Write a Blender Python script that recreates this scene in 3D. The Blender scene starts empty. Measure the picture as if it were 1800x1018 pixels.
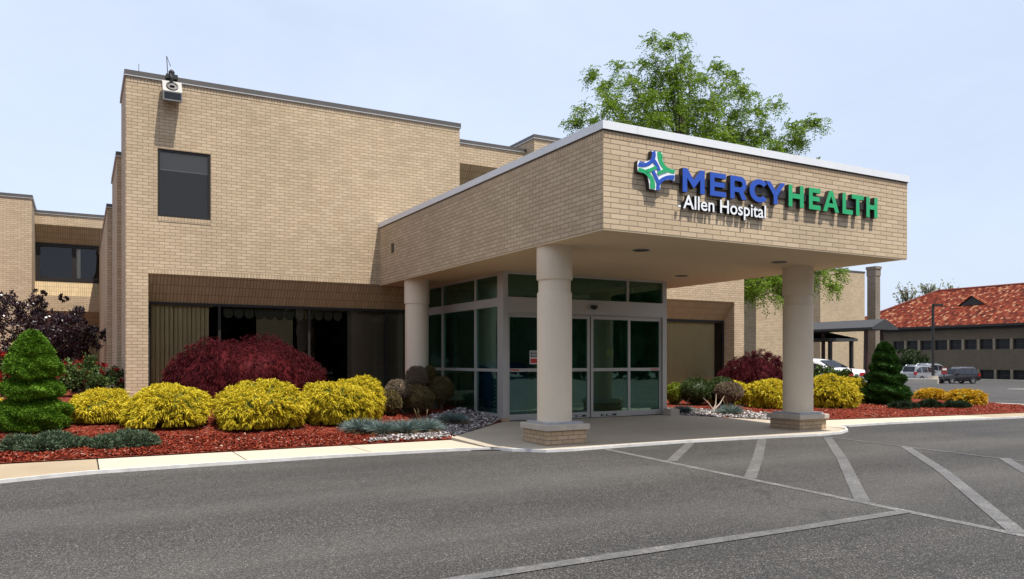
import bpy, bmesh, math, random
import numpy as np
from mathutils import Vector, Matrix
random.seed(7)
RNG = np.random.default_rng(11)
S = bpy.context.scene
COL = S.collection
R = math.radians

# ------------------------------------------------------------------ survey of the site (metres; camera stands at the origin, 1.25 m up)
H = 1.25
F = 1369.0
def ray(u, v):
    a = (u - 900.0) / F
    return a * .8746 + .4848, a * -.4848 + .8746, (634.0 - v) / F
def atz(u, v, z=0.0):
    dx, dy, dz = ray(u, v); t = (z - H) / dz
    return dx * t, dy * t, z
def aty(u, v, y):
    dx, dy, dz = ray(u, v); t = y / dy
    return dx * t, y, H + dz * t
def atx(u, v, x):
    dx, dy, dz = ray(u, v); t = x / dx
    return x, dy * t, H + dz * t
def att(u, v, t):
    dx, dy, dz = ray(u, v)
    return dx * t, dy * t, H + dz * t
ASPH = -.06
def sm(a, b, x):
    k = max(0., min(1., (x - a) / (b - a))); return k * k * (3 - 2 * k)
def lin(a, b, x):
    return max(0., min(1., (x - a) / (b - a)))
def zground(x, y):
    return ASPH - .86 * lin(24, 72, x)
def zbed(x, y):
    if x < 9:
        return .0 + .5 * sm(11.3, 16.8, y) - .22 * sm(4.0, 6.6, x) * sm(11.3, 16.8, y)
    return .0 + .12 * sm(11.6, 16, y)

# ------------------------------------------------------------------ node helpers and materials
def newmat(name):
    m = bpy.data.materials.new(name); m.use_nodes = True
    nt = m.node_tree; nt.nodes.clear()
    return m, nt
class NT:
    def __init__(s, nt): s.nt = nt
    def n(s, typ, ins=None, **kw):
        nd = s.nt.nodes.new(typ)
        for k, v in kw.items(): setattr(nd, k, v)
        for k, v in (ins or {}).items():
            if isinstance(v, bpy.types.NodeSocket): s.nt.links.new(v, nd.inputs[k])
            else: nd.inputs[k].default_value = v
        return nd
    def ramp(s, fac, stops, interp='LINEAR'):
        nd = s.nt.nodes.new('ShaderNodeValToRGB'); cr = nd.color_ramp; cr.interpolation = interp
        while len(cr.elements) < len(stops): cr.elements.new(.5)
        for e, (p, c) in zip(cr.elements, stops):
            e.position = p; e.color = (c[0], c[1], c[2], 1)
        s.nt.links.new(fac, nd.inputs[0]); return nd.outputs[0]
    def mix(s, fac, a, b, blend='MIX'):
        nd = s.nt.nodes.new('ShaderNodeMix'); nd.data_type = 'RGBA'; nd.blend_type = blend
        for i, v in ((0, fac), (6, a), (7, b)):
            if isinstance(v, bpy.types.NodeSocket): s.nt.links.new(v, nd.inputs[i])
            elif i == 0: nd.inputs[0].default_value = v
            else: nd.inputs[i].default_value = (v[0], v[1], v[2], 1)
        return nd.outputs[2]
    def math(s, op, a, b=0.0, clamp=False):
        nd = s.nt.nodes.new('ShaderNodeMath'); nd.operation = op; nd.use_clamp = clamp
        for i, v in ((0, a), (1, b)):
            if isinstance(v, bpy.types.NodeSocket): s.nt.links.new(v, nd.inputs[i])
            else: nd.inputs[i].default_value = v
        return nd.outputs[0]
    def noise(s, scale, detail=4, rough=.5, vec=None, dist=0.):
        i = {'Scale': scale, 'Detail': detail, 'Roughness': rough, 'Distortion': dist}
        if vec is not None: i['Vector'] = vec
        return s.n('ShaderNodeTexNoise', i)
    def out(s, sh): s.n('ShaderNodeOutputMaterial', {'Surface': sh})
    def pos(s): return s.n('ShaderNodeNewGeometry').outputs['Position']
    def bump(s, h, strength=.3, dist=.01):
        return s.n('ShaderNodeBump', {'Height': h, 'Strength': strength, 'Distance': dist}).outputs[0]
def c4(c): return (c[0], c[1], c[2], 1)

def plain(name, col, rough=.5, metal=0., var=.12, scale=6., bump=0., spec=.5, grime=0.):
    m, nt = newmat(name); k = NT(nt)
    p = k.pos()
    n1 = k.noise(scale, 5, .6, p); n2 = k.noise(scale * 14, 3, .6, p)
    f = k.math('ADD', k.math('MULTIPLY', n1.outputs[0], .65), k.math('MULTIPLY', n2.outputs[0], .35))
    lo = [c * (1 - var) for c in col]; hi = [min(1, c * (1 + var)) for c in col]
    c = k.ramp(f, [(.3, lo), (.7, hi)])
    if grime:
        g = k.noise(1.3, 6, .7, k.n('ShaderNodeMapping', {'Vector': p, 'Scale': (2.5, 2.5, .5)}).outputs[0])
        gm = k.ramp(g.outputs[0], [(.45, (0, 0, 0)), (.75, (1, 1, 1))])
        c = k.mix(k.math('MULTIPLY', gm, grime), c, [x * .55 for x in col])
    ins = {'Base Color': c, 'Roughness': k.math('ADD', k.math('MULTIPLY', n1.outputs[0], .16), rough - .08), 'Metallic': metal, 'Specular IOR Level': spec}
    if bump: ins['Normal'] = k.bump(n2.outputs[0], bump, .004)
    b = k.n('ShaderNodeBsdfPrincipled', ins)
    k.out(b.outputs[0]); return m

def brick(name, bw, rh, c1, c2, mortar, ms=.0045, offset=.5, dirt=.25, soft=.1, streak=0.):
    m, nt = newmat(name); k = NT(nt)
    uv = k.n('ShaderNodeUVMap').outputs[0]
    # slightly wobbling joints so the courses are not ruled lines
    wob = k.noise(9., 2, .5, uv)
    wv = k.n('ShaderNodeVectorMath', {0: wob.outputs['Color'], 1: (.5, .5, .5)}, operation='SUBTRACT').outputs[0]
    wv = k.n('ShaderNodeVectorMath', {0: wv, 3: .004}, operation='SCALE').outputs[0]
    vec = k.n('ShaderNodeVectorMath', {0: uv, 1: wv}, operation='ADD').outputs[0]
    bt = k.n('ShaderNodeTexBrick', {'Vector': vec, 'Scale': 1., 'Brick Width': bw, 'Row Height': rh, 'Mortar Size': ms, 'Mortar Smooth': soft, 'Bias': 0.,
             'Color1': c4(c1), 'Color2': c4(c2), 'Mortar': c4(mortar)}, offset=offset, offset_frequency=2)
    mid = [(a + b) / 2 for a, b in zip(c1, c2)]
    col = bt.outputs['Color']
    big = k.noise(.55, 5, .62, k.pos())
    col = k.mix(1., col, k.ramp(big.outputs[0], [(.3, (1 - dirt * .55,) * 3), (.7, (1.06, 1.05, 1.03))]), 'MULTIPLY')
    fine = k.noise(60., 3, .6, uv)
    col = k.mix(1., col, k.ramp(fine.outputs[0], [(.25, (.86,) * 3), (.75, (1.1,) * 3)]), 'MULTIPLY')
    if streak:
        st = k.noise(1.0, 5, .65, k.n('ShaderNodeMapping', {'Vector': k.pos(), 'Scale': (2.6, 2.6, .22)}).outputs[0])
        sf = k.ramp(st.outputs[0], [(.5, (0, 0, 0)), (.75, (1, 1, 1))])
        col = k.mix(k.math('MULTIPLY', sf, streak), col, [x * .5 for x in mid])
    hgt = k.math('ADD', k.math('MULTIPLY', bt.outputs['Fac'], -1.), k.math('MULTIPLY', fine.outputs[0], .25))
    b = k.n('ShaderNodeBsdfPrincipled', {'Base Color': col, 'Roughness': .85, 'Specular IOR Level': .25, 'Normal': k.bump(hgt, .55, .006)})
    k.out(b.outputs[0]); return m

def foliage(name, stops, trans=.28, rough=.55, spec=.3):
    m, nt = newmat(name); k = NT(nt)
    g = k.n('ShaderNodeNewGeometry')
    n1 = k.noise(2.2, 3, .5, g.outputs['Position'])
    f = k.math('ADD', k.math('MULTIPLY', g.outputs['Random Per Island'], .7), k.math('MULTIPLY', n1.outputs[0], .36), True)
    c = k.ramp(f, stops)
    b = k.n('ShaderNodeBsdfPrincipled', {'Base Color': c, 'Roughness': rough, 'Specular IOR Level': spec})
    t = k.n('ShaderNodeBsdfTranslucent', {'Color': c})
    mx = k.n('ShaderNodeMixShader', {0: trans, 1: b.outputs[0], 2: t.outputs[0]})
    k.out(mx.outputs[0]); return m

def glass(name, tint, ior=1.5, rough=.0, refl=(1, 1, 1), wave=.0006):
    m, nt = newmat(name); k = NT(nt)
    nz = k.noise(1.6, 2, .5, k.pos())
    nrm = k.bump(nz.outputs[0], .25, wave * 10)
    fr = k.n('ShaderNodeFresnel', {'IOR': ior, 'Normal': nrm})
    tr = k.n('ShaderNodeBsdfTransparent', {'Color': c4(tint)})
    gl = k.n('ShaderNodeBsdfGlossy', {'Color': c4(refl), 'Roughness': rough, 'Normal': nrm})
    mx = k.n('ShaderNodeMixShader', {0: fr.outputs[0], 1: tr.outputs[0], 2: gl.outputs[0]})
    k.out(mx.outputs[0]); return m

def asphalt_mat():
    m, nt = newmat('asphalt'); k = NT(nt); p = k.pos()
    v1 = k.n('ShaderNodeTexVoronoi', {'Vector': p, 'Scale': 128.})
    v2 = k.n('ShaderNodeTexVoronoi', {'Vector': p, 'Scale': 270.})
    s1 = k.n('ShaderNodeSeparateColor', {0: v1.outputs['Color']}).outputs[0]
    s2 = k.n('ShaderNodeSeparateColor', {0: v2.outputs['Color']}).outputs[1]
    g = k.math('ADD', k.math('MULTIPLY', s1, .55), k.math('MULTIPLY', s2, .45))
    base = k.ramp(g, [(.05, (.007, .0066, .006)), (.45, (.036, .0335, .0305)), (.78, (.076, .071, .065)), (.94, (.33, .31, .285))])
    big = k.noise(.28, 6, .62, p, .6)
    base = k.mix(1., base, k.ramp(big.outputs[0], [(.28, (.72, .72, .73)), (.72, (1.22, 1.2, 1.17))]), 'MULTIPLY')
    stretch = k.noise(1.1, 5, .7, k.n('ShaderNodeMapping', {'Vector': p, 'Scale': (.35, 2.2, 1)}).outputs[0])
    base = k.mix(1., base, k.ramp(stretch.outputs[0], [(.3, (.86, .86, .86)), (.7, (1.1, 1.1, 1.09))]), 'MULTIPLY')
    band = k.noise(.5, 3, .55, k.n('ShaderNodeMapping', {'Vector': p, 'Scale': (.12, 1.6, 1), 'Rotation': (0, 0, -.06)}).outputs[0], .8)
    base = k.mix(1., base, k.ramp(band.outputs[0], [(.32, (.8, .8, .8)), (.68, (1.16, 1.15, 1.14))]), 'MULTIPLY')
    # two soft paler strips running along the drive, wavering with noise
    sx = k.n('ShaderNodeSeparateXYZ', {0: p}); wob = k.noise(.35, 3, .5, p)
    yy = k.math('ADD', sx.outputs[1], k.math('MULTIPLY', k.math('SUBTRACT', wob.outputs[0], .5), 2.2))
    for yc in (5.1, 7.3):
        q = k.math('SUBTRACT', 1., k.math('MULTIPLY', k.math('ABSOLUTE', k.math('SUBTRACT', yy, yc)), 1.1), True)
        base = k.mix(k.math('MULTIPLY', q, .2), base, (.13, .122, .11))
    spot = k.noise(3.1, 3, .5, p)
    base = k.mix(k.ramp(spot.outputs[0], [(.70, (0, 0, 0)), (.76, (.6, .6, .6))]), base, (.018, .017, .016))
    # fine cracks
    cr = k.n('ShaderNodeTexVoronoi', {'Vector': k.n('ShaderNodeVectorMath', {0: p, 1: k.n('ShaderNodeVectorMath', {0: k.noise(1.3, 4, .6, p).outputs['Color'], 3: 1.3}, operation='SCALE').outputs[0]}, operation='ADD').outputs[0], 'Scale': .16}, feature='DISTANCE_TO_EDGE')
    base = k.mix(k.ramp(cr.outputs[0], [(.0012, (.55, .55, .55)), (.0024, (0, 0, 0))]), base, (.012, .012, .012))
    h = k.math('ADD', k.math('MULTIPLY', v1.outputs['Distance'], .8), k.math('MULTIPLY', v2.outputs['Distance'], .4))
    b = k.n('ShaderNodeBsdfPrincipled', {'Base Color': base, 'Roughness': .82, 'Specular IOR Level': .35, 'Normal': k.bump(h, .6, .006)})
    k.out(b.outputs[0]); return m

def paint_mat(name, cover=.55, col=(.52, .51, .47)):
    m, nt = newmat(name); k = NT(nt); p = k.pos()
    v1 = k.n('ShaderNodeTexVoronoi', {'Vector': p, 'Scale': 85.})
    s1 = k.n('ShaderNodeSeparateColor', {0: v1.outputs['Color']}).outputs[0]
    n1 = k.noise(7., 5, .7, p); n2 = k.noise(1.2, 3, .6, p)
    f = k.math('ADD', k.math('MULTIPLY', s1, .45), k.math('ADD', k.math('MULTIPLY', n1.outputs[0], .7), k.math('MULTIPLY', n2.outputs[0], .4)))
    w = k.ramp(f, [(cover * 1.35 - .12, (1, 1, 1)), (cover * 1.35 + .18, (0, 0, 0))])
    base = k.mix(w, k.ramp(s1, [(.1, (.035, .034, .033)), (.9, (.11, .105, .1))]), col)
    b = k.n('ShaderNodeBsdfPrincipled', {'Base Color': base, 'Roughness': .7, 'Normal': k.bump(v1.outputs['Distance'], .4, .004)})
    k.out(b.outputs[0]); return m

def concrete_mat(name, col, stain=.3):
    m, nt = newmat(name); k = NT(nt); p = k.pos()
    n1 = k.noise(.8, 6, .65, p); n2 = k.noise(45., 4, .7, p); n3 = k.noise(5., 4, .6, p)
    c = k.ramp(n1.outputs[0], [(.3, [x * (1 - stain * .5) for x in col]), (.7, [min(1, x * 1.06) for x in col])])
    c = k.mix(1., c, k.ramp(n2.outputs[0], [(.25, (.86,) * 3), (.75, (1.08,) * 3)]), 'MULTIPLY')
    c = k.mix(k.ramp(n3.outputs[0], [(.62, (0, 0, 0)), (.72, (stain, stain, stain))]), c, [x * .6 for x in col])
    b = k.n('ShaderNodeBsdfPrincipled', {'Base Color': c, 'Roughness': .85, 'Specular IOR Level': .3, 'Normal': k.bump(n2.outputs[0], .25, .004)})
    k.out(b.outputs[0]); return m

def mulch_mat():
    m, nt = newmat('mulch'); k = NT(nt); p = k.pos()
    pm = k.n('ShaderNodeMapping', {'Vector': p, 'Scale': (26, 60, 30), 'Rotation': (0, 0, .5)}).outputs[0]
    v1 = k.n('ShaderNodeTexVoronoi', {'Vector': pm, 'Scale': 1.})
    s1 = k.n('ShaderNodeSeparateColor', {0: v1.outputs['Color']}).outputs[0]
    n1 = k.noise(1.5, 5, .6, p)
    c = k.ramp(s1, [(.0, (.05, .009, .006)), (.45, (.165, .027, .015)), (.85, (.26, .05, .028)), (.985, (.36, .16, .11))])
    c = k.mix(1., c, k.ramp(n1.outputs[0], [(.3, (.7,) * 3), (.7, (1.15,) * 3)]), 'MULTIPLY')
    b = k.n('ShaderNodeBsdfPrincipled', {'Base Color': c, 'Roughness': .95, 'Specular IOR Level': .04, 'Normal': k.bump(v1.outputs['Distance'], .9, .02)})
    k.out(b.outputs[0]); return m

def island_mat(name, stops, rough=.8, spec=.3):
    m, nt = newmat(name); k = NT(nt); g = k.n('ShaderNodeNewGeometry')
    c = k.ramp(g.outputs['Random Per Island'], stops)
    n = k.noise(40., 3, .6, g.outputs['Position'])
    c = k.mix(1., c, k.ramp(n.outputs[0], [(.3, (.8,) * 3), (.7, (1.1,) * 3)]), 'MULTIPLY')
    b = k.n('ShaderNodeBsdfPrincipled', {'Base Color': c, 'Roughness': rough, 'Specular IOR Level': spec}); k.out(b.outputs[0]); return m

def tile_mat():
    m, nt = newmat('clay_tiles'); k = NT(nt)
    uv = k.n('ShaderNodeUVMap').outputs[0]
    bt = k.n('ShaderNodeTexBrick', {'Vector': uv, 'Scale': 1., 'Brick Width': .30, 'Row Height': .42, 'Mortar Size': .018, 'Mortar Smooth': .4, 'Bias': 0.,
             'Color1': (0, 0, 0, 1), 'Color2': (1, 1, 1, 1), 'Mortar': (.35, .35, .35, 1)}, offset=.0)
    nz = k.noise(2.6, 4, .75, k.n('ShaderNodeMapping', {'Vector': uv, 'Scale': (.6, 1.5, 1)}).outputs[0])
    sep = k.n('ShaderNodeSeparateColor', {0: bt.outputs['Color']}).outputs[0]
    f = k.math('ADD', k.math('MULTIPLY', sep, .66), k.math('MULTIPLY', nz.outputs[0], .36))
    c = k.ramp(f, [(.15, (.03, .008, .006)), (.32, (.11, .016, .007)), (.52, (.18, .027, .010)), (.68, (.24, .052, .02)), (.745, (.44, .25, .14)), (.79, (.15, .024, .010))])
    c = k.mix(k.math('MULTIPLY', bt.outputs['Fac'], .6), c, (.07, .02, .015))
    wv = k.n('ShaderNodeTexWave', {'Vector': uv, 'Scale': 1.67}, wave_type='BANDS', bands_direction='X', wave_profile='SIN')
    h = k.math('ADD', wv.outputs['Fac'], k.math('MULTIPLY', bt.outputs['Fac'], -.5))
    b = k.n('ShaderNodeBsdfPrincipled', {'Base Color': c, 'Roughness': .8, 'Specular IOR Level': .1, 'Normal': k.bump(h, .9, .06)}); k.out(b.outputs[0]); return m

def paintcar(name, col, metal=.0):
    m, nt = newmat(name); k = NT(nt)
    n = k.noise(30, 2, .5, k.pos())
    c = k.ramp(n.outputs[0], [(.3, [x * .94 for x in col]), (.7, col)])
    b = k.n('ShaderNodeBsdfPrincipled', {'Base Color': c, 'Roughness': .28, 'Metallic': metal, 'Coat Weight': .25, 'Coat Roughness': .06}); k.out(b.outputs[0]); return m

TAN1, TAN2, MORT = (.475, .36, .232), (.57, .44, .297), (.20, .16, .115)
M = {}
M['brick'] = brick('tan_brick', .2, .0655, TAN1, TAN2, MORT, .0046, dirt=.2, streak=.16)
M['brick_front'] = brick('long_tan_brick', .302, .0715, (.50, .38, .25), (.60, .465, .318), (.22, .175, .123), .006, streak=.05)
M['brick_row'] = brick('rowlock_brick', .0625, .1, TAN1, TAN2, MORT, .004, 0.)
M['brick_row_front'] = brick('rowlock_brick_front', .064, .105, (.45, .325, .205), (.50, .37, .24), (.22, .16, .11), .004, 0.)
M['brick_stack'] = brick('stacked_brick', .068, .215, (.40, .295, .165), (.47, .35, .205), (.14, .115, .08), .005, 0.)
M['brick_plinth'] = brick('plinth_brick', .2, .0655, (.44, .31, .19), (.52, .375, .24), (.22, .18, .14), .006)
M['brick_far'] = brick('brown_brick', .2, .0655, (.145, .108, .078), (.185, .14, .10), (.10, .078, .06), .006)
M['brick_stackpipe'] = brick('chimney_brick', .2, .0655, (.24, .19, .15), (.30, .24, .185), (.13, .11, .09), .006)
M['coping_dark'] = plain('dark_coping', (.105, .095, .085), .45, .35, .15, 2.)
M['coping_lip'] = plain('coping_lip', (.5, .48, .45), .35, .6, .1, 2.)
M['coping_white'] = plain('white_coping', (.74, .75, .76), .4, .0, .05, .8, grime=.12)
M['stucco'] = plain('tan_stucco', (.60, .475, .315), .9, 0, .05, 1.2, .3, .2)
M['column'] = plain('column_paint', (.70, .585, .445), .8, 0, .05, 1.5, .35, .2, grime=.12)
M['capstone'] = plain('cap_stone', (.46, .40, .33), .85, 0, .14, 5., .4, .2, grime=.3)
M['flash'] = plain('lead_flashing', (.50, .50, .52), .4, .5, .12, 6.)
M['alu'] = plain('aluminium', (.44, .425, .395), .42, .35, .06, 2.)
M['alu_dark'] = plain('dark_aluminium', (.026, .023, .021), .6, 0, .12, 3., spec=.2)
M['glass_green'] = glass('green_glass', (.36, .66, .55), 2.3, 0, (.55, .95, .80))
M['glass_dark'] = glass('dark_glass', (.86, .82, .72), 1.5, 0, (.95, .97, 1.))
M['glass_grey'] = glass('grey_glass', (.72, .70, .68), 1.55, .02, (.95, .88, .8))
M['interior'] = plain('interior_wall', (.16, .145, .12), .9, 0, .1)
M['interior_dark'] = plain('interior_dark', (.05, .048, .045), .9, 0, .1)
M['inner'] = plain('lobby_wall', (.42, .41, .36), .85, 0, .08)
M['carpet'] = plain('carpet', (.16, .145, .125), .95, 0, .2, 20)
M['ceil'] = plain('ceiling', (.45, .44, .42), .9, 0, .05)
M['blind'] = plain('blind_fabric', (.64, .53, .35), .8, 0, .08, 3.)
M['blind_grey'] = plain('blind_grey', (.46, .45, .42), .8, 0, .04, 3.)
M['shade_dark'] = plain('shade_dark', (.10, .10, .104), .85, 0, .05, 3.)
M['drape'] = plain('drape', (.24, .21, .145), .9, 0, .1, 5)
M['valance'] = plain('valance', (.07, .07, .06), .9, 0, .08, 8)
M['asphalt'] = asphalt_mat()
M['paint'] = paint_mat('worn_road_paint', .44, (.20, .19, .175))
M['paint_thin'] = paint_mat('worn_line_paint', .47, (.24, .23, .21))
M['kerb'] = plain('kerb_white', (.60, .585, .56), .75, 0, .16, 7., .4, .3, grime=.5)
M['kerb_plain'] = concrete_mat('kerb_concrete', (.50, .45, .38))
M['walk'] = concrete_mat('sidewalk_concrete', (.50, .425, .325), .16)
M['walk_old'] = concrete_mat('old_concrete', (.37, .29, .19), .3)
M['slab'] = concrete_mat('slab_concrete', (.43, .37, .285), .25)
M['mulch'] = mulch_mat()
M['chips'] = island_mat('mulch_chips', [(0, (.06, .009, .006)), (.5, (.18, .028, .015)), (.92, (.28, .058, .030)), (.985, (.36, .22, .17)), (1, (.5, .38, .3))], .95, .04)
M['pebble'] = island_mat('pebbles', [(0, (.06, .055, .055)), (.35, (.16, .14, .135)), (.6, (.28, .25, .24)), (.8, (.45, .41, .38)), (.95, (.68, .64, .6)), (1, (.8, .77, .74))], .6, .4)
M['soil'] = plain('soil', (.10, .08, .068), .95, 0, .25, 30, .6)
M['grass'] = plain('lawn', (.06, .10, .025), .95, 0, .3, 12, .5)
M['yellow'] = foliage('golden_cypress', [(.02, (.15, .155, .014)), (.2, (.33, .29, .014)), (.5, (.56, .44, .02)), (.95, (.76, .60, .05))], .18, .6, .15)
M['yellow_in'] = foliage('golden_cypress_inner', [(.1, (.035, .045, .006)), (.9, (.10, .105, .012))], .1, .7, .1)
M['yellow_far'] = foliage('golden_spirea', [(.05, (.26, .20, .012)), (.4, (.52, .30, .014)), (.9, (.68, .44, .02))], .22)
M['maple'] = foliage('red_maple', [(.02, (.012, .002, .003)), (.4, (.046, .005, .008)), (.8, (.092, .010, .013)), (1, (.15, .02, .02))], .18, .65, .08)
M['spruce'] = foliage('spruce', [(.05, (.03, .075, .005)), (.5, (.075, .165, .010)), (.95, (.15, .275, .022))], .15, .6, .15)
M['spruce_dark'] = foliage('dark_spruce', [(.05, (.010, .034, .005)), (.5, (.022, .066, .008)), (.95, (.044, .11, .014))], .12, .6, .12)
M['juniper'] = foliage('juniper', [(.05, (.025, .042, .02)), (.5, (.075, .11, .06)), (.95, (.155, .205, .125))], .1, .65, .12)
M['juniper_dark'] = foliage('dark_juniper', [(.05, (.010, .018, .009)), (.5, (.024, .04, .018)), (.95, (.046, .068, .032))], .1, .65, .12)
M['fescue'] = foliage('blue_fescue', [(.05, (.06, .095, .08)), (.5, (.14, .195, .175)), (.95, (.29, .365, .34))], .15, .65, .15)
M['straw'] = foliage('dry_grass', [(.05, (.14, .09, .045)), (.5, (.28, .19, .10)), (.95, (.42, .31, .18))], .2)
M['azalea'] = foliage('clipped_azalea', [(.05, (.04, .033, .013)), (.4, (.115, .092, .034)), (.75, (.20, .15, .068)), (1, (.24, .20, .08))], .15, .7, .12)
M['azalea_dry'] = foliage('dry_azalea', [(.05, (.055, .038, .025)), (.4, (.17, .125, .085)), (.75, (.28, .22, .16)), (1, (.16, .16, .055))], .15, .7, .12)
M['boxwood'] = foliage('boxwood', [(.05, (.018, .034, .008)), (.5, (.045, .072, .015)), (.95, (.09, .13, .026))], .15)
M['lime'] = foliage('lime_shrub', [(.05, (.10, .15, .012)), (.5, (.22, .28, .022)), (.95, (.32, .38, .04))], .25)
M['rose_leaf'] = foliage('rose_leaf', [(.05, (.022, .045, .010)), (.5, (.06, .10, .022)), (.95, (.14, .19, .055))], .2, .45)
M['rose'] = foliage('rose_petal', [(.05, (.10, .004, .005)), (.5, (.20, .008, .009)), (.95, (.32, .014, .014))], .15, .6, .1)
M['plum'] = foliage('plum_leaf', [(.05, (.012, .007, .009)), (.5, (.032, .014, .018)), (.95, (.065, .030, .036))], .12, .26, .6)
M['locust'] = foliage('locust_leaf', [(.05, (.06, .12, .010)), (.5, (.15, .25, .018)), (.95, (.30, .40, .05))], .42, .5, .2)
M['far_leaf'] = foliage('pale_leaf', [(.05, (.2, .22, .13)), (.5, (.32, .34, .22)), (.95, (.45, .46, .33))], .4)
M['bush_far'] = foliage('bush_leaf', [(.05, (.014, .026, .010)), (.5, (.035, .055, .02)), (.95, (.065, .09, .034))], .2, .7, .1)
M['bark'] = plain('bark', (.085, .065, .05), .9, 0, .3, 18, .6)
M['drift'] = plain('driftwood', (.46, .38, .30), .8, 0, .15, 14, .4)
M['blue'] = plain('sign_blue', (.016, .075, .42), .35, 0, .03)
M['green'] = plain('sign_green', (.012, .36, .125), .35, 0, .03)
M['white'] = plain('sign_white', (.82, .83, .84), .35, 0, .02)
M['bronze'] = plain('bronze_return', (.045, .038, .036), .45, .2, .1)
M['black'] = plain('black_return', (.008, .008, .008), .5, 0, .1)
M['darkmetal'] = plain('dark_metal', (.03, .026, .024), .5, .3, .15)
M['roofmetal'] = plain('shelter_roof', (.04, .039, .04), .7, .0, .12, 2)
M['post_maroon'] = plain('maroon_post', (.055, .022, .022), .5, .2, .1)
M['galv'] = plain('galvanised', (.17, .165, .155), .5, .3, .15, 9)
M['lamp_face'] = glass('lamp_lens', (.5, .5, .48), 1.5)
M['boxblue'] = plain('box_blue', (.02, .12, .42), .4, 0, .06)
M['paper'] = plain('paper', (.70, .70, .66), .6, 0, .03)
M['redsign'] = plain('sign_red', (.55, .03, .025), .5, 0, .05)
M['yellowsticker'] = plain('yellow_sticker', (.55, .5, .05), .5, 0, .05)
M['carwhite'] = paintcar('car_white', (.78, .79, .81))
M['carsilver'] = paintcar('car_silver', (.30, .31, .33), .3)
M['cardark'] = paintcar('car_dark', (.012, .009, .010), .0)
M['carglass'] = plain('car_glass', (.012, .015, .02), .06, 0, .05, 3., spec=.7)
M['tail'] = plain('tail_red', (.33, .012, .015), .2, 0, .05)
M['tyre'] = plain('tyre', (.018, .018, .018), .8, 0, .1)
M['rim'] = plain('rim', (.5, .5, .52), .3, .8, .05)
M['chrome'] = plain('chrome', (.7, .7, .72), .15, 1., .03)
M['tiles'] = tile_mat()
M['ridge'] = plain('ridge_clay', (.16, .03, .016), .8, 0, .3, 3)
M['pane_far'] = plain('far_pane', (.015, .015, .016), .25, 0, .3, 2, spec=.25)
M['sign_dull'] = plain('sign_dull_red', (.2, .02, .02), .6, 0, .1)
M['joint'] = plain('joint_filler', (.045, .04, .034), .95, 0, .2, 20)
M['tar'] = plain('flat_roof', (.14, .13, .12), .9, 0, .2, 8)

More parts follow.
